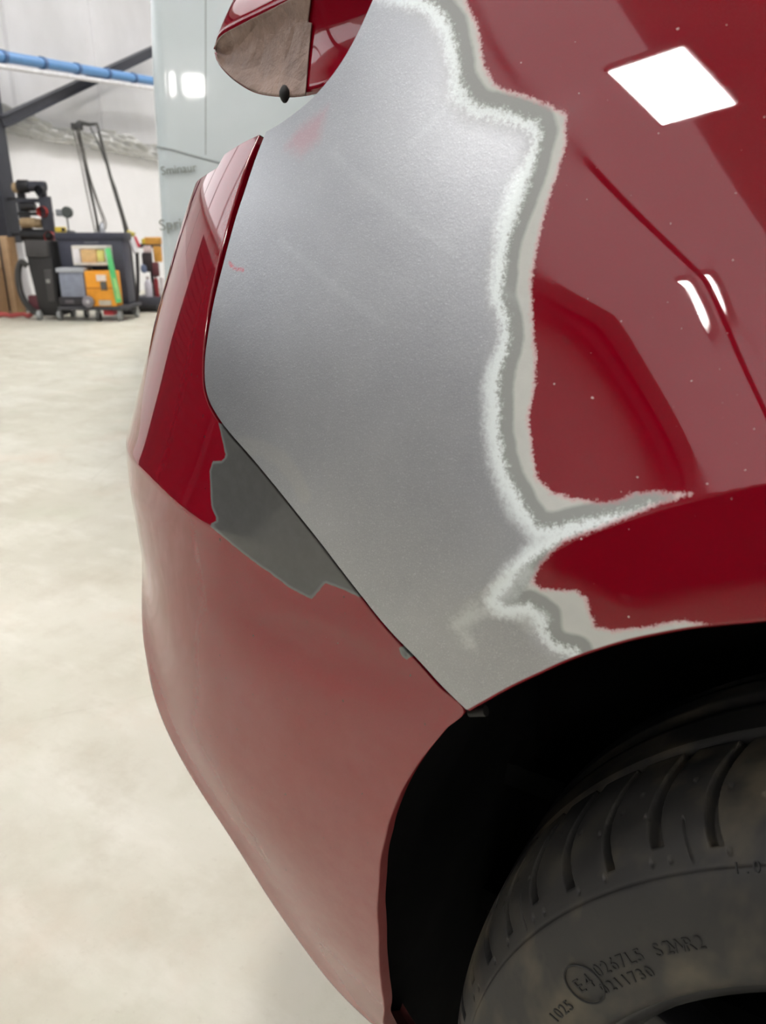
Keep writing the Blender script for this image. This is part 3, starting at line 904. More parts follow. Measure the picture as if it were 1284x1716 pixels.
def mould(name, items, size):
    allv = []; allf = []
    for ch, M4 in items:
        o = lettering('tmp', ch, size, .0007, LETM, None, M4)
        b = len(allv); allv += [tuple(v.co) for v in o.data.vertices]; allf += [tuple(i + b for i in p.vertices) for p in o.data.polygons]
        me = o.data; bpy.data.objects.remove(o); bpy.data.meshes.remove(me)
    return wheel_part(link(name, allv, allf, LETM, smooth=False))
mould('sidewall_lettering', side_text('0267L5 S2WR2', (1003, 1627), .0115), .0115)
mould('sidewall_lettering', side_text('0211730', (1015, 1660), .0105), .0105)
mould('sidewall_lettering', side_text('1025', (928, 1704), .0105), .0105)
mould('sidewall_lettering', side_text('E4', (972, 1652), .013, .7), .013)
mould('sidewall_lettering', side_text('1.0', (1232, 1416), .009), .009)
# ring round the approval mark
e4 = side_text('E4', (972, 1652), .013, .7); c = (e4[0][1].translation + e4[1][1].translation) / 2
ex = e4[0][1].to_3x3() @ Vector((1, 0, 0)); ey = e4[0][1].to_3x3() @ Vector((0, 1, 0)); ez = ex.cross(ey)
mb = MB(); mb.tube([c + ez * .0005 + (ex * math.cos(2 * math.pi * k / 40) + ey * math.sin(2 * math.pi * k / 40)) * .0135 for k in range(41)], .0007, 6, cap=False)
wheel_part(mb.build('approval_ring', LETM, smooth=True))

# ---------------------------------------------------------------- ceiling lamps
LAMPM = glow('led_panel', (255, 250, 246), LAMP_POWER)
HOUS = plain('white_lamp_housing', (220, 220, 222), .4)
def lamp(a, b, la, lb, label):
    p = room(a, b, HT - .45)
    t = thing('ceiling_lamp', label, 'lamp', (p[0], p[1], p[2]), ROOM_RZ, 'ceiling lamps')
    MB().box(0, 0, .06, la + .08, lb + .08, .10).build('housing', HOUS, t, bevel=.01)
    MB().box(0, 0, .005, la, lb, .02).build('diffuser', LAMPM, t)
    for sx in (-1, 1):
        MB().cyl((sx * la * .4, 0, .11), (sx * la * .4, 0, .45), .006, 8).build('hanger', HOUS, t)
    return t

lamp(-2.56, 4.18, .80, .56, 'square LED lamp hung above the left side of the car')
for a, b, w in ((-6.0, 2.50, 'nearer to'), (-5.9, 2.80, 'further from')):
    lamp(a, b, .11, .09, 'small LED spot lamp of a pair, the one %s the left wall' % w)
for a, b, w in ((.67, 5.9, 'over the rear of the red car'), (5.2, 5.2, 'between the car and the tool trolley'), (8.6, 3.4, 'in front of the tool trolley, added to brighten the wall'), (12.8, 3.4, 'past the trolley, added to brighten the left wall'), (.67, 11.5, 'beyond the front of the car'),  # unseen lamps added to light the hall; the first placed from the car's shadow
                (5.2, 11.5, 'above the pale van'), (10.2, 11.5, 'beyond the van'), (-6.5, 8.2, 'behind the photographer'), (-6.5, 13, 'in the far front corner'), (15.6, 5, 'at the far end near the left wall'), (15.6, 11.5, 'at the far end of the hall')):
    lamp(a, b, .80, .56, 'unseen square LED lamp hung from the roof ' + w)
# unseen flood lamp added so that its reflection makes the van's highlight
q = room(A0 + .22, 6.7, 5.25)
t = thing('added_flood_lamp', 'unseen flood lamp added behind the photographer to put a highlight on the van', 'lamp', q, ROOM_RZ)
MB().box(-.08, 0, 0, .12, .92, .82).build('housing', HOUS, t, bevel=.01)
MB().box(-.01, 0, 0, .02, .84, .74).build('diffuser', LAMPM, t)
MB().box(-.18, 0, 0, .10, .2, .2).build('bracket', HOUS, t, bevel=.01)

# ---------------------------------------------------------------- background: wall fittings
def at_b(px, py, b):
    v = ray((px, py)); o = CAM[:2] - O2
    t = (b - o @ We) / (v[:2] @ We)
    return CAM + v * t
CAMRZ = math.atan2(Rh[1], Rh[0])
class Frame:
    """local axes facing the camera (x right, y away, z up) at a world anchor seen at a pixel"""
    def __init__(self, px, py, dist=None):
        self.p = ground(px, py) if dist is None else at(px, py, dist)
        self.px, self.py = px, py
        self.m = float((self.p - CAM) @ FWD) / FPX
    def x(self, px): return (px - self.px) * self.m
    def z(self, py): return (self.py - py) * self.m / 1.04
    def thing(self, name, label, cat, group=None): return thing(name, label, cat, tuple(self.p), CAMRZ, group)
    def box(self, x0, x1, y0, y1, d0, d1, mb=None, **kw):
        """px left/right, py top/bottom, depth range in metres"""
        mb = mb or MB()
        return mb.box((self.x(x0) + self.x(x1)) / 2, (d0 + d1) / 2, (self.z(y0) + self.z(y1)) / 2, abs(self.x(x1) - self.x(x0)), d1 - d0, abs(self.z(y0) - self.z(y1)), **kw)
    def pt(self, px, py, d=0.0): return (self.x(px), d, self.z(py))

p0 = at_b(3, 204, .32); p1 = at_b(275, 77, .32)
br = tag(h_section(MB(), p0, p1, .10, .115, (0, 0, 1)).build('roof_brace', STEEL), 'dark grey steel brace slanting up from the column', 'beam')

BLUE = plain('blue_pipe_paint', (92, 142, 196), .4, var=.06)
pa, pb = Vector(at_b(-60, 84, .55)), Vector(at_b(300, 143, .55))
org = (pa + pb) / 2
pipe = thing('air_pipe', 'blue compressed air pipe with white rail along the wall', 'pipe', org)
MB().tube([pa - org, pb - org], .062, 14).build('pipe', BLUE, pipe, smooth=True)
MB().tube([pa - org + Vector((0, 0, -.105)), pb - org + Vector((0, 0, -.105))], .030, 10).build('rail', plain('white_rail', (226, 226, 230), .4), pipe, smooth=True)
dirp = (pb - pa).normalized()
for k in range(6):
    c = pa.lerp(pb, .12 + k * .145) - org
    MB().tube([c - dirp * .035, c + dirp * .035], .072, 14).build('clamp', plain('dark_blue_clamp', (58, 92, 138), .45), pipe, smooth=True)

# bunched plastic sheeting above the white wall
nx_, nz_ = 220, 26
v = []
for j in range(nz_):
    for i in range(nx_):
        u = i / (nx_ - 1); w = j / (nz_ - 1)
        a = 8.6 + u * 6.6
        z = 2.14 + w * (.26 + .05 * math.sin(a * 2.1) + .03 * math.sin(a * 7.3 + 1))
        b = .10 + .05 * math.sin(a * 5 + 9 * w) * w + .045 * math.sin(a * 17 + w * 14 + 2 * math.sin(a * 3)) + .03 * math.sin(w * 21 + a * 4) + .06 * math.sin(math.pi * w)
        v.append(room(a, b, z))
f = [(j * nx_ + i, j * nx_ + i + 1, (j + 1) * nx_ + i + 1, (j + 1) * nx_ + i) for j in range(nz_ - 1) for i in range(nx_ - 1)]
pm = N('clear_plastic_sheet')
pf = pm.noise(6, 4)
pm.set(Base_Color=pm.ramp(pf, [(.3, srgb(206, 207, 204)), (.7, srgb(226, 227, 226))]), Roughness=.22, Transmission_Weight=.25, IOR=1.1, Specular_IOR_Level=.6)
sh = tag(link('plastic_sheeting', v, f, pm.m), 'crumpled clear plastic sheeting bunched along the top of the white wall', 'plastic sheet')

# ---------------------------------------------------------------- background: cardboard, board, red floor strip
CARD = plain('brown_cardboard', (188, 158, 124), .8, var=.08)
CARD2 = plain('darker_cardboard', (150, 118, 84), .8, var=.1)
F1 = Frame(10, 530)
t = F1.thing('cardboard_box', 'large brown cardboard box on the floor below the column', 'box')
F1.box(-24, 11, 450, 530, -.22, .10).build('carton', CARD2, t, bevel=.006)
F1.box(-12, -5, 450.2, 529, -.224, -.22).build('tape', plain('packing_tape', (205, 180, 140), .3), t)
t = F1.thing('cardboard_box', 'pale brown cardboard box stacked on the larger box below the column', 'box')
F1.box(-24, 12, 405, 449.6, -.25, .08).build('carton', CARD, t, bevel=.006)
F1.box(-12, -5, 405.2, 449, -.254, -.25).build('tape', plain('packing_tape', (205, 180, 140), .3), t)
F1b = Frame(19, 529)
t = F1b.thing('cardboard_sheet', 'folded brown cardboard sheet standing beside the boxes', 'cardboard')
F1b.box(13, 25, 398, 529, .10, .13).build('panel', CARD, t, bevel=.003)
F1b.box(24, 27, 400, 529, .10, .30).build('flap', CARD2, t, bevel=.003)
F2 = Frame(42, 524)
WB = plain('white_board', (232, 233, 236), .45, var=.02)
prof_ = [(25, 410), (50, 409), (52, 440), (55, 480), (62, 524), (50, 524), (38, 505), (30, 470)]
mb = MB()
nP = len(prof_)
mb.add([F2.pt(x, y, -.02 + .10 * (F2.z(y))) for x, y in prof_] + [F2.pt(x, y, .0 + .10 * (F2.z(y))) for x, y in prof_], [tuple(range(nP)), tuple(reversed(range(nP, 2 * nP)))] + [(k, (k + 1) % nP, nP + (k + 1) % nP, nP + k) for k in range(nP)])
o = mb.build('leaning_board', WB, None, loc=tuple(F2.p), rot=(0, 0, CAMRZ)); tag(o, 'white board leaning behind the black extractor hose', 'board')
F3 = Frame(28, 534)
mb = MB(); mb.tube([F3.pt(-25, 536, 0), F3.pt(0, 531, .02), F3.pt(20, 533, 0), F3.pt(38, 531, .03), F3.pt(48, 534, 0), F3.pt(55, 530, .0)], .028, 8)
o = mb.build('red_hose', plain('dull_red_hose', (170, 72, 70), .6), None, smooth=True, loc=(F3.p[0], F3.p[1], .03), rot=(0, 0, CAMRZ)); tag(o, 'dull red hose lying on the floor below the boxes', 'hose')
F3g = Frame(38, 530)
mb = MB(); mb.tube([F3g.pt(30, 527), F3g.pt(37, 524), F3g.pt(46, 528)], [.02, .03, .015], 8)
o = mb.build('green_rag', plain('green_cloth', (128, 150, 84), .8), None, smooth=True, loc=tuple(F3g.p), rot=(0, 0, CAMRZ)); tag(o, 'small green rag on the floor beside the cardboard', 'rag')

# ---------------------------------------------------------------- background: black extractor
DK = plain('black_machine_plastic', (40, 39, 39), .55)
DK2 = plain('charcoal_plastic', (66, 64, 64), .6)
GREYC = plain('grey_caster', (150, 152, 152), .45)
F4 = Frame(80, 536)
t = F4.thing('dust_extractor', 'tall black dust extractor with a looped hose beside the trolley', 'extractor')
mb = MB()
lv = [(530, 68, 103, .02, .40), (512, 67, 103, .0, .42), (450, 61, 101, .0, .42), (418, 58, 99, .02, .40), (406, 58, 98, .05, .38)]
vv = [F4.pt(x, y, d) for y, x0, x1, d0, d1 in lv for x, d in ((x0, d0), (x1, d0), (x1, d1), (x0, d1))]
mb.add(vv, [(i * 4 + k, i * 4 + (k + 1) % 4, (i + 1) * 4 + (k + 1) % 4, (i + 1) * 4 + k) for i in range(4) for k in range(4)] + [(3, 2, 1, 0), (16, 17, 18, 19)])
mb.build('body', DK, t, bevel=.02)
F4.box(60, 97, 405, 432, -.015, .02).build('front_panel', DK2, t, bevel=.008)
F4.box(86, 99, 452, 505, -.02, .01).build('filter_cover', DK2, t, bevel=.01)
F4.box(88, 94, 468, 474, -.03, -.01).build('switch', plain('pale_switch', (150, 150, 146), .5), t, bevel=.003)
hp = [(60, 446), (52, 440), (45, 452), (42, 470), (43, 490), (49, 508), (58, 520), (66, 524)]
hs = spline([F4.pt(x, y, -.02) for x, y in hp], 90)
MB().tube([tuple(q) for q in hs], [.032 + .005 * (k % 2) for k in range(90)], 10).build('hose', plain('dark_ribbed_hose', (58, 57, 56), .5), t, smooth=True)
F4.box(50, 68, 495, 527, .02, .10).build('dust_bag', plain('maroon_bag', (96, 52, 58), .8), t, bevel=.02)
for x, y, d in ((70, 531, -.04), (104, 532, -.04), (74, 528, .38), (103, 528, .38)):
    c = F4.pt(x, y, d)
    mb = MB(); mb.cyl((c[0] - .022, c[1], .05), (c[0] + .022, c[1], .05), .05, 18)
    mb.box(c[0], c[1], .085, .03, .05, .06)
    mb.build('caster', GREYC, t, smooth=True)

# ---------------------------------------------------------------- background: rack bolted to the column
F5 = Frame(58, 352, 11.05)
t = F5.thing('adapter_rack', 'dark steel adapter rack with red rings bolted to the column', 'rack')
RK = plain('dark_blue_grey_metal', (58, 60, 68), .45, .3)
RK2 = plain('black_steel_parts', (34, 34, 36), .45, .3)
TANM = plain('tan_bushing', (150, 128, 96), .6)
REDR = plain('red_plastic_ring', (190, 62, 56), .5)
F5.box(26, 38, 312, 400, .10, .16).build('back_plate', RK2, t, bevel=.006)
mb = MB(); F5.box(68, 82, 308, 330, -.06, .02, mb); F5.box(70, 88, 330, 402, -.06, .02, mb); mb.build('side_plate', RK, t, bevel=.01)
F5.box(30, 78, 333, 340, -.02, .10).build('shelf', RK, t, bevel=.004)
F5.box(30, 84, 355, 361, -.02, .10).build('shelf', RK2, t, bevel=.004)
F5.box(32, 80, 383, 389, -.02, .10).build('shelf', RK, t, bevel=.004)
F5.box(30, 46, 338, 384, -.01, .08).build('bracket_block', RK, t, bevel=.01)
def barrel(x0, x1, y, r, mat, name='cylinder', d=.0):
    a, b = F5.pt(x0, y, d), F5.pt(x1, y, d)
    L_ = b[0] - a[0]
    prof_ = [(0, 0), (r * .9, 0), (r, L_ * .08), (r, L_ * .92), (r * .9, L_), (0, L_)]
    MB().lathe(prof_, 20, Matrix.Translation(a) @ Matrix.Rotation(math.radians(90), 4, 'Y')).build(name, mat, t, smooth=True)
barrel(36, 54, 314, .075, RK2); barrel(28, 40, 316, .06, TANM, 'bushing'); barrel(54, 82, 314, .060, RK, 'cylinder')
barrel(34, 60, 373, .060, TANM, 'bushing', -.03); barrel(56, 68, 374, .055, TANM, 'bushing', -.02)
barrel(32, 84, 394, .075, RK2, 'cylinder', -.02); barrel(36, 60, 347, .05, RK2); barrel(34, 70, 402, .05, RK2)
def face_ring(x, y, r, mat, name, d=-.07):
    c = F5.pt(x, y, d)
    MB().lathe([(r * .45, .0), (r * .45, -.02), (r * .8, -.03), (r, -.01), (r, .04)], 24, Matrix.Translation(c) @ Matrix.Rotation(math.radians(-90), 4, 'X') @ Matrix.Scale(-1, 4, (0, 0, 1))).build(name, mat, t, smooth=True)
    MB().cyl((c[0], c[1] + .01, c[2]), (c[0], c[1] + .03, c[2]), r * .45, 16).build('bore', RK2, t, smooth=True)
face_ring(75, 355, .062, REDR, 'red_ring'); face_ring(82, 396, .062, REDR, 'red_ring'); face_ring(76, 321, .055, RK2, 'dark_ring')
for y in (333, 392):
    F5.box(8, 30, y - 2, y + 2, .12, .16).build('wall_arm', RK2, t)
F5b = Frame(108, 366, 10.6)

# ---------------------------------------------------------------- background: tool trolley and what stands on it
F6 = Frame(158, 539)
NAVY = plain('navy_grey_cabinet', (66, 68, 82), .5)
NAVY2 = plain('dark_navy_lid', (54, 56, 70), .45)
t = F6.thing('tool_trolley', 'dark navy tool trolley on casters in front of the white wall', 'trolley')
F6.box(100, 214, 514, 520, 0, .62).build('platform', plain('dark_platform', (62, 62, 66), .6), t, bevel=.008)
F6.box(172, 190, 521, 529, .06, .2).build('red_label', plain('red_sticker', (196, 58, 66), .5), t, bevel=.004)
for x, d in ((164, .06), (200, .06), (120, .5), (208, .5)):
    c = F6.pt(x, 530, d)
    MB().cyl((c[0] - .018, c[1], .058), (c[0] + .018, c[1], .058), .058, 20).build('wheel', plain('dark_caster_tyre', (80, 80, 78), .5) if x == 164 else GREYC, t, smooth=True)
    MB().box(c[0], c[1], .11, .045, .05, .06).build('fork', GREYC, t, bevel=.004)

t = F6.thing('tool_cabinet', 'dark navy cabinet with a lid at the back of the trolley', 'cabinet')
F6.box(96, 205, 404, 513.8, .33, .60).build('body', NAVY, t, bevel=.012)
F6.box(92, 208, 393, 406, .31, .62).build('lid', NAVY2, t, bevel=.012)
F6.box(140, 164, 408, 411, .318, .335).build('handle', plain('grey_handle', (120, 122, 130), .4, .5), t, bevel=.004)
t = F6.thing('battery_box', 'low black box on the trolley under the grey bin', 'box')
F6.box(101, 149, 498.3, 513.8, .04, .29).build('case', plain('black_plinth', (48, 46, 50), .6), t, bevel=.01)
F6.box(112, 126, 503, 508, .034, .046).build('label', plain('dull_label', (92, 88, 92), .5), t)
t = F6.thing('parts_bin', 'lidded grey plastic bin on the trolley left of the orange case', 'bin')
mb = MB(); F6.box(107, 148, 456, 498, .03, .28, mb); mb.build('tub', plain('blue_grey_plastic', (138, 144, 160), .45), t, bevel=.012)
F6.box(104, 150, 450, 457, .01, .30).build('lid', plain('pale_grey_lid', (176, 180, 186), .45), t, bevel=.006)
ORG = plain('orange_plastic', (238, 160, 44), .45, var=.08)
t = F6.thing('tool_case', 'orange plastic tool case with a dark latch on the trolley', 'case')
F6.box(150, 199, 455, 514, .01, .24).build('shell', ORG, t, bevel=.015)
F6.box(150, 199, 482, 484, .004, .02).build('seam', plain('dark_orange', (196, 120, 30), .5), t)
F6.box(170, 186, 461, 471, .0, .012).build('label', plain('white_sticker', (240, 226, 214), .5), t)
F6.box(176, 186, 472, 486, -.012, .012).build('latch', plain('grey_latch', (92, 88, 84), .5), t, bevel=.004)
F6.box(170, 190, 503, 512, -.004, .012).build('foot', plain('pale_sticker', (190, 180, 160), .5), t, bevel=.003)
c = F6.pt(154, 505, -.03)
t = F6.thing('cable_reel', 'small grey reel in front of the orange case on the trolley', 'reel')
MB().lathe([(0, -.02), (.05, -.022), (.066, -.01), (.066, .012), (.05, .022), (0, .02)], 24, Matrix.Translation(c) @ Matrix.Rotation(math.radians(90), 4, 'X')).build('drum', plain('grey_reel', (126, 122, 128), .4), t, smooth=True)
MB().lathe([(0, .025), (.02, .024), (.026, .015)], 16, Matrix.Translation(c) @ Matrix.Rotation(math.radians(90), 4, 'X')).build('hub', plain('pale_hub', (190, 186, 190), .4), t, smooth=True)
t = F6.thing('open_carton', 'open white carton holding tan pads above the orange case', 'carton')
mb = MB(); F6.box(130, 188, 441, 446, .10, .28, mb); F6.box(130, 134, 415, 446, .10, .28, mb); F6.box(184, 188, 415, 446, .10, .28, mb); F6.box(130, 188, 414, 419, .10, .28, mb); F6.box(131, 187, 416, 444, .26, .28, mb)
mb.build('carton', plain('white_carton', (226, 222, 214), .6), t, bevel=.003)
F6.box(145, 170, 420, 441, .085, .24).build('pad_stack', plain('tan_pads', (222, 184, 130), .7), t, bevel=.01)
F6.box(171, 182, 421, 440, .09, .24).build('pad_stack', plain('yellow_pads', (222, 216, 130), .7), t, bevel=.008)
F6.box(132, 143, 419, 442, .092, .20).build('paper_pad', plain('white_paper', (240, 236, 238), .6), t, bevel=.004)
mb = MB(); mb.add([F6.pt(x, y, d) for d in (-.05, -.012) for x, y in ((192, 418), (200, 417), (209, 506), (200, 507))], [(0, 1, 2, 3), (7, 6, 5, 4), (0, 4, 5, 1), (1, 5, 6, 2), (2, 6, 7, 3), (3, 7, 4, 0)])
t = F6.thing('spirit_level', 'green bar leaning against the right side of the orange case', 'bar')
mb.build('bar', plain('green_plastic', (92, 200, 122), .4, var=.1), t, bevel=.006)
mb = MB(); mb.add([F6.pt(x, y, d) for d in (-.056, -.049) for x, y in ((200, 466), (204, 466), (208, 500), (203, 500))], [(0, 1, 2, 3), (7, 6, 5, 4), (0, 4, 5, 1), (1, 5, 6, 2), (2, 6, 7, 3), (3, 7, 4, 0)])
mb.build('pale_face', plain('pale_green', (166, 214, 132), .5), t)
# on the lid
F7 = Frame(158, 539)
zl = F6.z(393) + .001
def on_lid(name, label, cat, px, d):
    q = Matrix.Translation(Vector(F6.p)) @ Matrix.Rotation(CAMRZ, 4, 'Z') @ Vector((F6.x(px), d, zl))
    return thing(name, label, cat, tuple(q), CAMRZ)
t = on_lid('inspection_lamp', 'round dark lamp on a short stem on the trolley lid', 'lamp', 107, .51)
MB().lathe([(0, 0), (.07, 0), (.075, .012), (.02, .022), (0, .022)], 20).build('base', DK2, t, smooth=True)
MB().cyl((0, 0, .02), (0, 0, .17), .009, 10).build('stem', DK, t, smooth=True)
MB().lathe([(0, -.03), (.05, -.03), (.064, -.018), (.064, .018), (.05, .03), (0, .03)], 24, Matrix.Translation((.01, 0, .22)) @ Matrix.Rotation(math.radians(90), 4, 'X')).build('head', plain('dark_green_grey', (66, 72, 70), .5), t, smooth=True)
MB().box(-.075, 0, .215, .09, .05, .075).build('battery', plain('mid_grey', (120, 124, 128), .5), t, bevel=.012)
t = on_lid('tape_measure', 'yellow and black tape measure on the left end of the trolley lid', 'tool', 102, .36)
MB().box(0, 0, .03, .12, .06, .06).build('case', plain('yellow_plastic', (206, 180, 60), .5), t, bevel=.012)
MB().box(.04, -.031, .03, .04, .006, .04).build('badge', DK, t, bevel=.002)
t = on_lid('spray_can', 'small silver canister at the foot of the cable mast', 'can', 168, .44)
MB().lathe([(0, 0), (.03, 0), (.03, .08), (.02, .095), (.012, .10), (.012, .115), (0, .115)], 18).build('body', plain('silver_tin', (180, 184, 190), .3, .6), t, smooth=True)

# ---------------------------------------------------------------- background: cable mast behind the trolley
F8 = Frame(190, 521)
t = F8.thing('cable_mast', 'dark welding boom mast with hanging cables behind the trolley', 'boom stand')
POLE = plain('dark_grey_pole', (86, 86, 84), .4, .4)
F8.box(150, 215, 516, 520.6, .2, .7).build('base', DK2, t, bevel=.01)
MB().tube([F8.pt(213, 519, .42), F8.pt(212, 420, .42), F8.pt(206, 370, .42), F8.pt(192, 300, .42), F8.pt(182, 232, .42)], [.026, .026, .024, .021, .019], 10).build('main_pole', POLE, t, smooth=True)
MB().tube([F8.pt(168, 519, .42), F8.pt(164, 400, .42), F8.pt(156, 300, .42), F8.pt(150, 226, .42)], [.018, .016, .014, .014], 10).build('front_pole', POLE, t, smooth=True)
MB().tube([F8.pt(214, 400, .44), F8.pt(198, 320, .44), F8.pt(178, 250, .44), F8.pt(168, 226, .44)], .010, 8).build('strut', POLE, t, smooth=True)
MB().tube([F8.pt(142, 224, .42), F8.pt(152, 219, .42), F8.pt(168, 222, .42), F8.pt(180, 221, .42), F8.pt(183, 232, .42)], [.02, .03, .024, .022, .018], 10).build('head', POLE, t, smooth=True)
mb = MB(); F8.box(139, 156, 220, 231, .38, .46, mb); mb.build('head_block', plain('dark_head_block', (62, 62, 62), .5), t, bevel=.008)
for k, pts in enumerate([[(146, 228), (150, 262), (156, 320), (161, 372), (160, 394)], [(148, 229), (157, 280), (166, 340), (174, 375), (168, 395)], [(153, 228), (161, 300), (172, 350), (179, 378), (172, 396)], [(144, 228), (150, 280), (154, 330), (160, 394)]]):
    MB().tube([tuple(q) for q in spline([F8.pt(x, y, .40 - .02 * k) for x, y in pts], 26)], .0085, 7).build('cable', plain('grey_cable', (96, 94, 90), .5), t, smooth=True)

# ---------------------------------------------------------------- background: tools standing right of the trolley
F9 = Frame(240, 523)
t = F9.thing('wheeled_base', 'low dark wheeled base right of the trolley', 'dolly')
F9.box(222, 275, 498, 514, .0, .5).build('deck', plain('dark_slate_plastic', (68, 69, 78), .5), t, bevel=.02)
F9.box(218, 278, 512, 519, -.02, .5).build('skirt', DK, t, bevel=.01)
for x, d in ((216, .02), (268, -.02), (222, .4), (272, .4)):
    c = F9.pt(x, 517, d)
    MB().cyl((c[0] - .02, c[1], .05), (c[0] + .02, c[1], .05), .05, 18).build('caster', plain('silver_caster', (170, 180, 186), .35, .4) if x == 216 else DK2, t, smooth=True)
def post(frame, name, label, cat, spec, bevel=.008):
    t = frame.thing(name, label, cat)
    for nm, x0, x1, y0, y1, d0, d1, m in spec: frame.box(x0, x1, y0, y1, d0, d1).build(nm, m, t, bevel=bevel)
    return t
RD = plain('red_tool_paint', (200, 44, 62), .45)
BLK = plain('black_tool_rubber', (52, 50, 52), .6)
F10 = Frame(214, 528)
post(F10, 'stacked_clamps', 'red and black clamps stacked beside the green bar', 'clamps', [
    ('post', 211, 216, 428, 527, .04, .08, BLK), ('clamp', 208, 221, 434, 453, .0, .10, RD), ('grip', 209, 221, 454, 461, .0, .10, BLK), ('clamp', 210, 222, 464, 476, .0, .10, RD),
    ('grip', 210, 222, 477, 487, .0, .10, BLK), ('clamp', 211, 223, 489, 507, .0, .10, RD), ('cap', 210, 219, 426, 433, .01, .09, plain('grey_cap', (170, 160, 158), .5)), ('foot', 206, 224, 520, 528, -.02, .12, BLK)])
t = F10.thing('cutting_gun', 'white and red gun leaning at the top right of the trolley', 'tool')
MB().tube([F10.pt(226, 401, .20), F10.pt(233, 426, .18)], .040, 14).build('barrel', plain('white_gun', (236, 236, 238), .4), t, smooth=True)
MB().tube([F10.pt(231, 400, .20), F10.pt(237, 416, .19)], .022, 10).build('sleeve', RD, t, smooth=True)
MB().tube([F10.pt(220, 392, .20), F10.pt(231, 397, .20)], .030, 12).build('nozzle', plain('yellow_nozzle', (186, 172, 84), .5), t, smooth=True)
MB().tube([F10.pt(233, 426, .18), F10.pt(231, 460, .18), F10.pt(229, 488, .16), F10.pt(227, 505, .14), F10.pt(226, 527, .14)], .022, 10).build('hose', BLK, t, smooth=True)
zt = F9.z(498)
def on_deck(name, label, cat, px, d):
    q = Matrix.Translation(Vector(F9.p)) @ Matrix.Rotation(CAMRZ, 4, 'Z') @ Vector((F9.x(px), d, zt))
    return thing(name, label, cat, tuple(q), CAMRZ)
G = F9.m
t = on_deck('white_bottle', 'white plastic bottle on the low wheeled base', 'bottle', 250, .08)
MB().lathe([(0, 0), (.045, 0), (.048, .02), (.048, .16), (.03, .20), (.016, .21), (.016, .235), (0, .235)], 20).build('body', plain('pale_lilac_plastic', (206, 204, 214), .4), t, smooth=True)
MB().lathe([(.02, .22), (.02, .25), (0, .25)], 14).build('cap', plain('grey_cap', (170, 160, 158), .5), t, smooth=True)
t = on_deck('red_cylinder', 'slim dark red cylinder beside the white bottle', 'cylinder', 263, .10)
MB().lathe([(0, 0), (.028, 0), (.028, .20), (.02, .225), (.01, .23), (.01, .25), (0, .25)], 18).build('body', plain('dark_red_tin', (138, 40, 46), .4), t, smooth=True)
MB().cyl((0, 0, .24), (0, 0, .27), .014, 12).build('valve', BLK, t, smooth=True)
t = on_deck('paper_roll', 'white paper roll at the right end of the wheeled base', 'roll', 274, .12)
MB().lathe([(.012, 0), (.045, 0), (.045, .24), (.012, .24)], 20).build('roll', plain('white_paper', (240, 236, 238), .6), t, smooth=True)
MB().cyl((0, 0, .005), (0, 0, .235), .012, 12).build('core', CARD2, t, smooth=True)
t = on_deck('tool_rack', 'black post with hanging tools behind the white bottle', 'rack', 250, .30)
MB().box(0, 0, .30, .04, .04, .60).build('post', BLK, t, bevel=.006)
MB().box(0, 0, .62, .30, .05, .05).build('crossbar', BLK, t, bevel=.008)
MB().box(-.03, -.05, .42, .13, .08, .24).build('pouch', plain('black_pouch', (58, 52, 54), .8), t, bevel=.03)
MB().box(.07, -.05, .33, .08, .07, .18).build('pouch', plain('maroon_pouch', (104, 58, 62), .8), t, bevel=.02)
MB().lathe([(0, -.04), (.035, -.03), (.045, 0), (.035, .03), (0, .04)], 16, Matrix.Translation((-.075, -.08, .34)) @ Matrix.Scale(1.4, 4, (0, 0, 1))).build('blue_handle', plain('slate_blue', (116, 130, 160), .5), t, smooth=True)
MB().box(.05, .02, .68, .20, .10, .09).build('orange_tub', plain('amber_tub', (206, 150, 62), .5), t, bevel=.012)
MB().box(.10, .0, .52, .10, .06, .20).build('amber_sleeve', plain('amber_tub', (206, 150, 62), .5), t, bevel=.012)
MB().lathe([(0, 0), (.035, 0), (.035, .05), (.01, .065), (0, .065)], 16, Matrix.Translation((-.06, 0, .645))).build('yellow_cap', plain('yellow_plastic', (206, 180, 60), .5), t, smooth=True)
MB().box(-.02, -.03, .58, .10, .05, .08).build('pale_label', plain('pink_white', (226, 206, 204), .6), t, bevel=.01)

# ---------------------------------------------------------------- the pale van behind the car
VREC = math.radians(13)
vx = Rh * math.cos(VREC) + Fh * math.sin(VREC)
vy = -Rh * math.sin(VREC) + Fh * math.cos(VREC)
VP = at(264, 330, 3.4)
van = thing('van', 'pale silver grey van parked behind the red car', 'van', (VP[0], VP[1], 0), math.atan2(vx[1], vx[0]))
def van_mat():
    n = N('silver_grey_van_paint')
    f = n.noise(3, 3)
    n.set(Base_Color=n.ramp(f, [(.3, srgb(190, 202, 205)), (.7, srgb(198, 209, 213))]), Roughness=.32, Coat_Weight=.8, Coat_Roughness=.06)
    return n.m
VM = van_mat()
def van_face(x, z):
    """rear face of the van, local y"""
    return .10 * ((x - .95) / .95) ** 2 + .10 * np.clip(z - 1.25, 0, None) ** 2 + .012
def van_left(z): return .035 * (z - 1.0) + .02 * np.clip(z - 1.6, 0, None)
zsv = np.linspace(.45, 2.35, 60)
rows = []
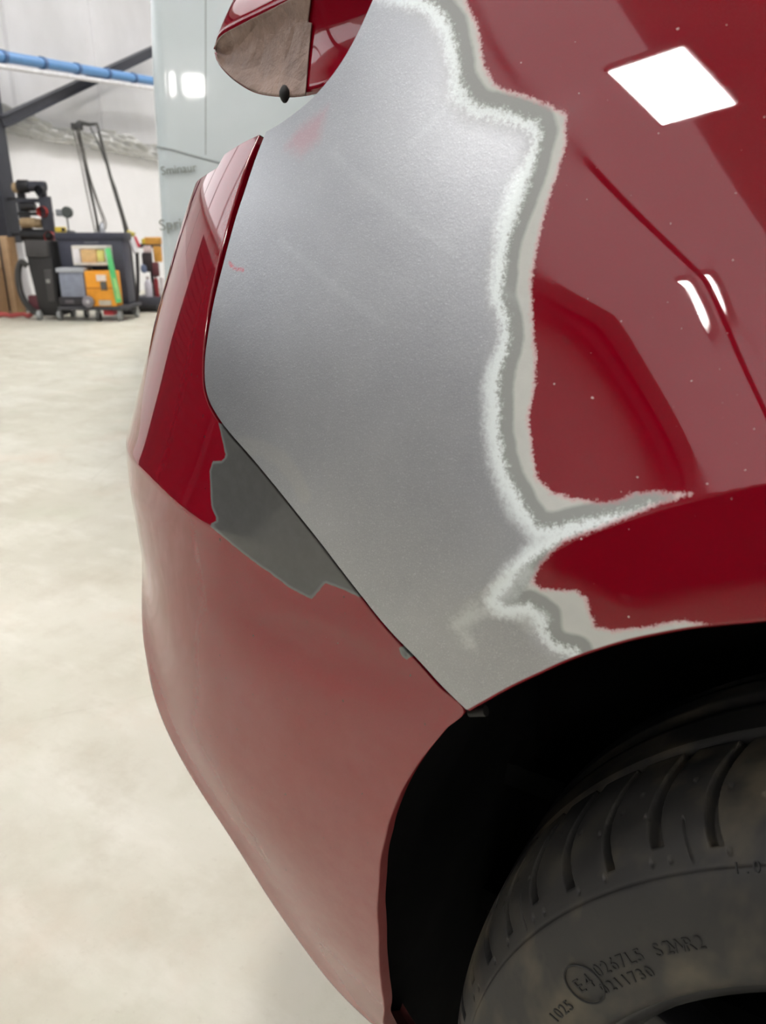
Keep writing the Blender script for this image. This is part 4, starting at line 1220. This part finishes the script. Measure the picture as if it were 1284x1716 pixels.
for z in zsv:
    xl = van_left(z); xr = 1.9 - xl; r = .055
    pts = [(xl, 4.6), (xl, 2.4), (xl, .9)]
    for k in range(13):
        a = math.pi * (1 - k / 24)
        pts.append((xl + r + r * math.cos(a), van_face(xl + r, z) + r - r * math.sin(a)))
    for x in np.linspace(xl + r, xr - r, 50)[1:-1]: pts.append((x, van_face(x, z)))
    for k in range(13):
        a = math.pi / 2 * (1 - k / 12)
        pts.append((xr - r + r * math.cos(a), van_face(xr - r, z) + r - r * math.sin(a)))
    pts += [(xr, .9), (xr, 2.4), (xr, 4.6)]
    rows.append([(x, y, z) for x, y in pts])
m = len(rows[0])
v = [p for rw in rows for p in rw]
f = [(i * m + k, i * m + k + 1, (i + 1) * m + k + 1, (i + 1) * m + k) for i in range(len(rows) - 1) for k in range(m - 1)]
f += [tuple(range((len(rows) - 1) * m, len(rows) * m)), tuple(reversed(range(m)))]
o = link('body', v, f, VM, van)
md = o.modifiers.new('edges', 'EDGE_SPLIT'); md.split_angle = math.radians(50)
def van_local(px, py, lift=.0):
    d = ray((px, py)); o3 = CAM - np.array([VP[0], VP[1], 0])
    ox, oy = o3[:2] @ vx, o3[:2] @ vy; dx, dy = d[:2] @ vx, d[:2] @ vy
    t = (0.05 - oy) / dy
    for _ in range(20):
        x = ox + dx * t; z = o3[2] + d[2] * t
        t = (van_face(x, z) - lift - oy) / dy
    return Vector((ox + dx * t, oy + dy * t, o3[2] + d[2] * t))
SEAM = plain('dark_seam_rubber', (140, 148, 150), .6)
MB().tube([van_local(x, y, -.001) for x, y in ((262, 246), (290, 252), (330, 263), (372, 274), (420, 287), (470, 300))], .0045, 8).build('seam', SEAM, van, smooth=True)
MB().tube([van_local(345, y, -.0032) for y in range(-60, 265, 20)], .004, 8).build('door_gap', SEAM, van, smooth=True)
LETV = plain('grey_lettering', (126, 132, 126), .5)
def van_text(text, px0, px1, size):
    a, b = van_local(*px0, .010), van_local(*px1, .010)
    ex = (b - a).normalized(); ey = Vector((0, .05, 1)); ey = (ey - ex * ey.dot(ex)).normalized(); ez = ex.cross(ey); c = (a + b) / 2
    o = lettering('lettering', text, size, .002, LETV, van, Matrix(((ex.x, ey.x, ez.x, c.x), (ex.y, ey.y, ez.y, c.y), (ex.z, ey.z, ez.z, c.z), (0, 0, 0, 1))))
    return o
van_text('Sminaur', (273, 287), (326, 281), .044)
van_text('Sprint', (274, 378), (318, 374), .060)
VB = plain('dark_van_bumper', (48, 50, 52), .6)
MB().box(.95, .06, .38, 1.86, .22, .24).build('bumper', VB, van, bevel=.04)
for x in (.12, 1.78):
    MB().box(x, .12, .78, .10, .10, .42).build('tail_lamp', plain('dull_red_lamp', (120, 24, 24), .2, coat=.6), van, bevel=.02)
MB().box(.95, 2.4, .42, 1.7, 4.2, .10).build('underside', VB, van)
for x in (.16, 1.74):
    for y in (.85, 3.7):
        M = Matrix.Translation((x, y, .34)) @ Matrix.Rotation(math.radians(90), 4, 'Y')
        MB().lathe([(.2, -.10), (.31, -.10), (.34, -.07), (.34, .07), (.31, .10), (.2, .10)], 36, M).build('wheel', VB, van, smooth=True)

# ---------------------------------------------------------------- unseen black chest, added for its dark reflection in the paint
q = room(-2.3, 5.72, 0)
t = thing('added_dark_chest', 'unseen black chest added opposite the car to darken the reflection in its paint', 'tool chest', q, ROOM_RZ)
MB().box(0, 0, .56, 2.4, .6, .92).build('carcass', plain('black_chest', (30, 30, 32), .5), t, bevel=.01)
for k in range(5):
    dr = MB().box(0, .305, .22 + k * .17, 2.3, .02, .155).build('drawer', plain('black_drawer', (36, 36, 38), .45), t, bevel=.005)
    MB().box(0, .325, .27 + k * .17, 1.6, .02, .02).build('pull', plain('silver_pull', (150, 150, 152), .3, .8), dr, bevel=.004)
for sx in (-1, 1):
    for sy in (-1, 1): MB().cyl((sx * 1.1, sy * .22 - .02, .05), (sx * 1.1, sy * .22 + .02, .05), .05, 16).build('caster', GREYC, t, smooth=True)
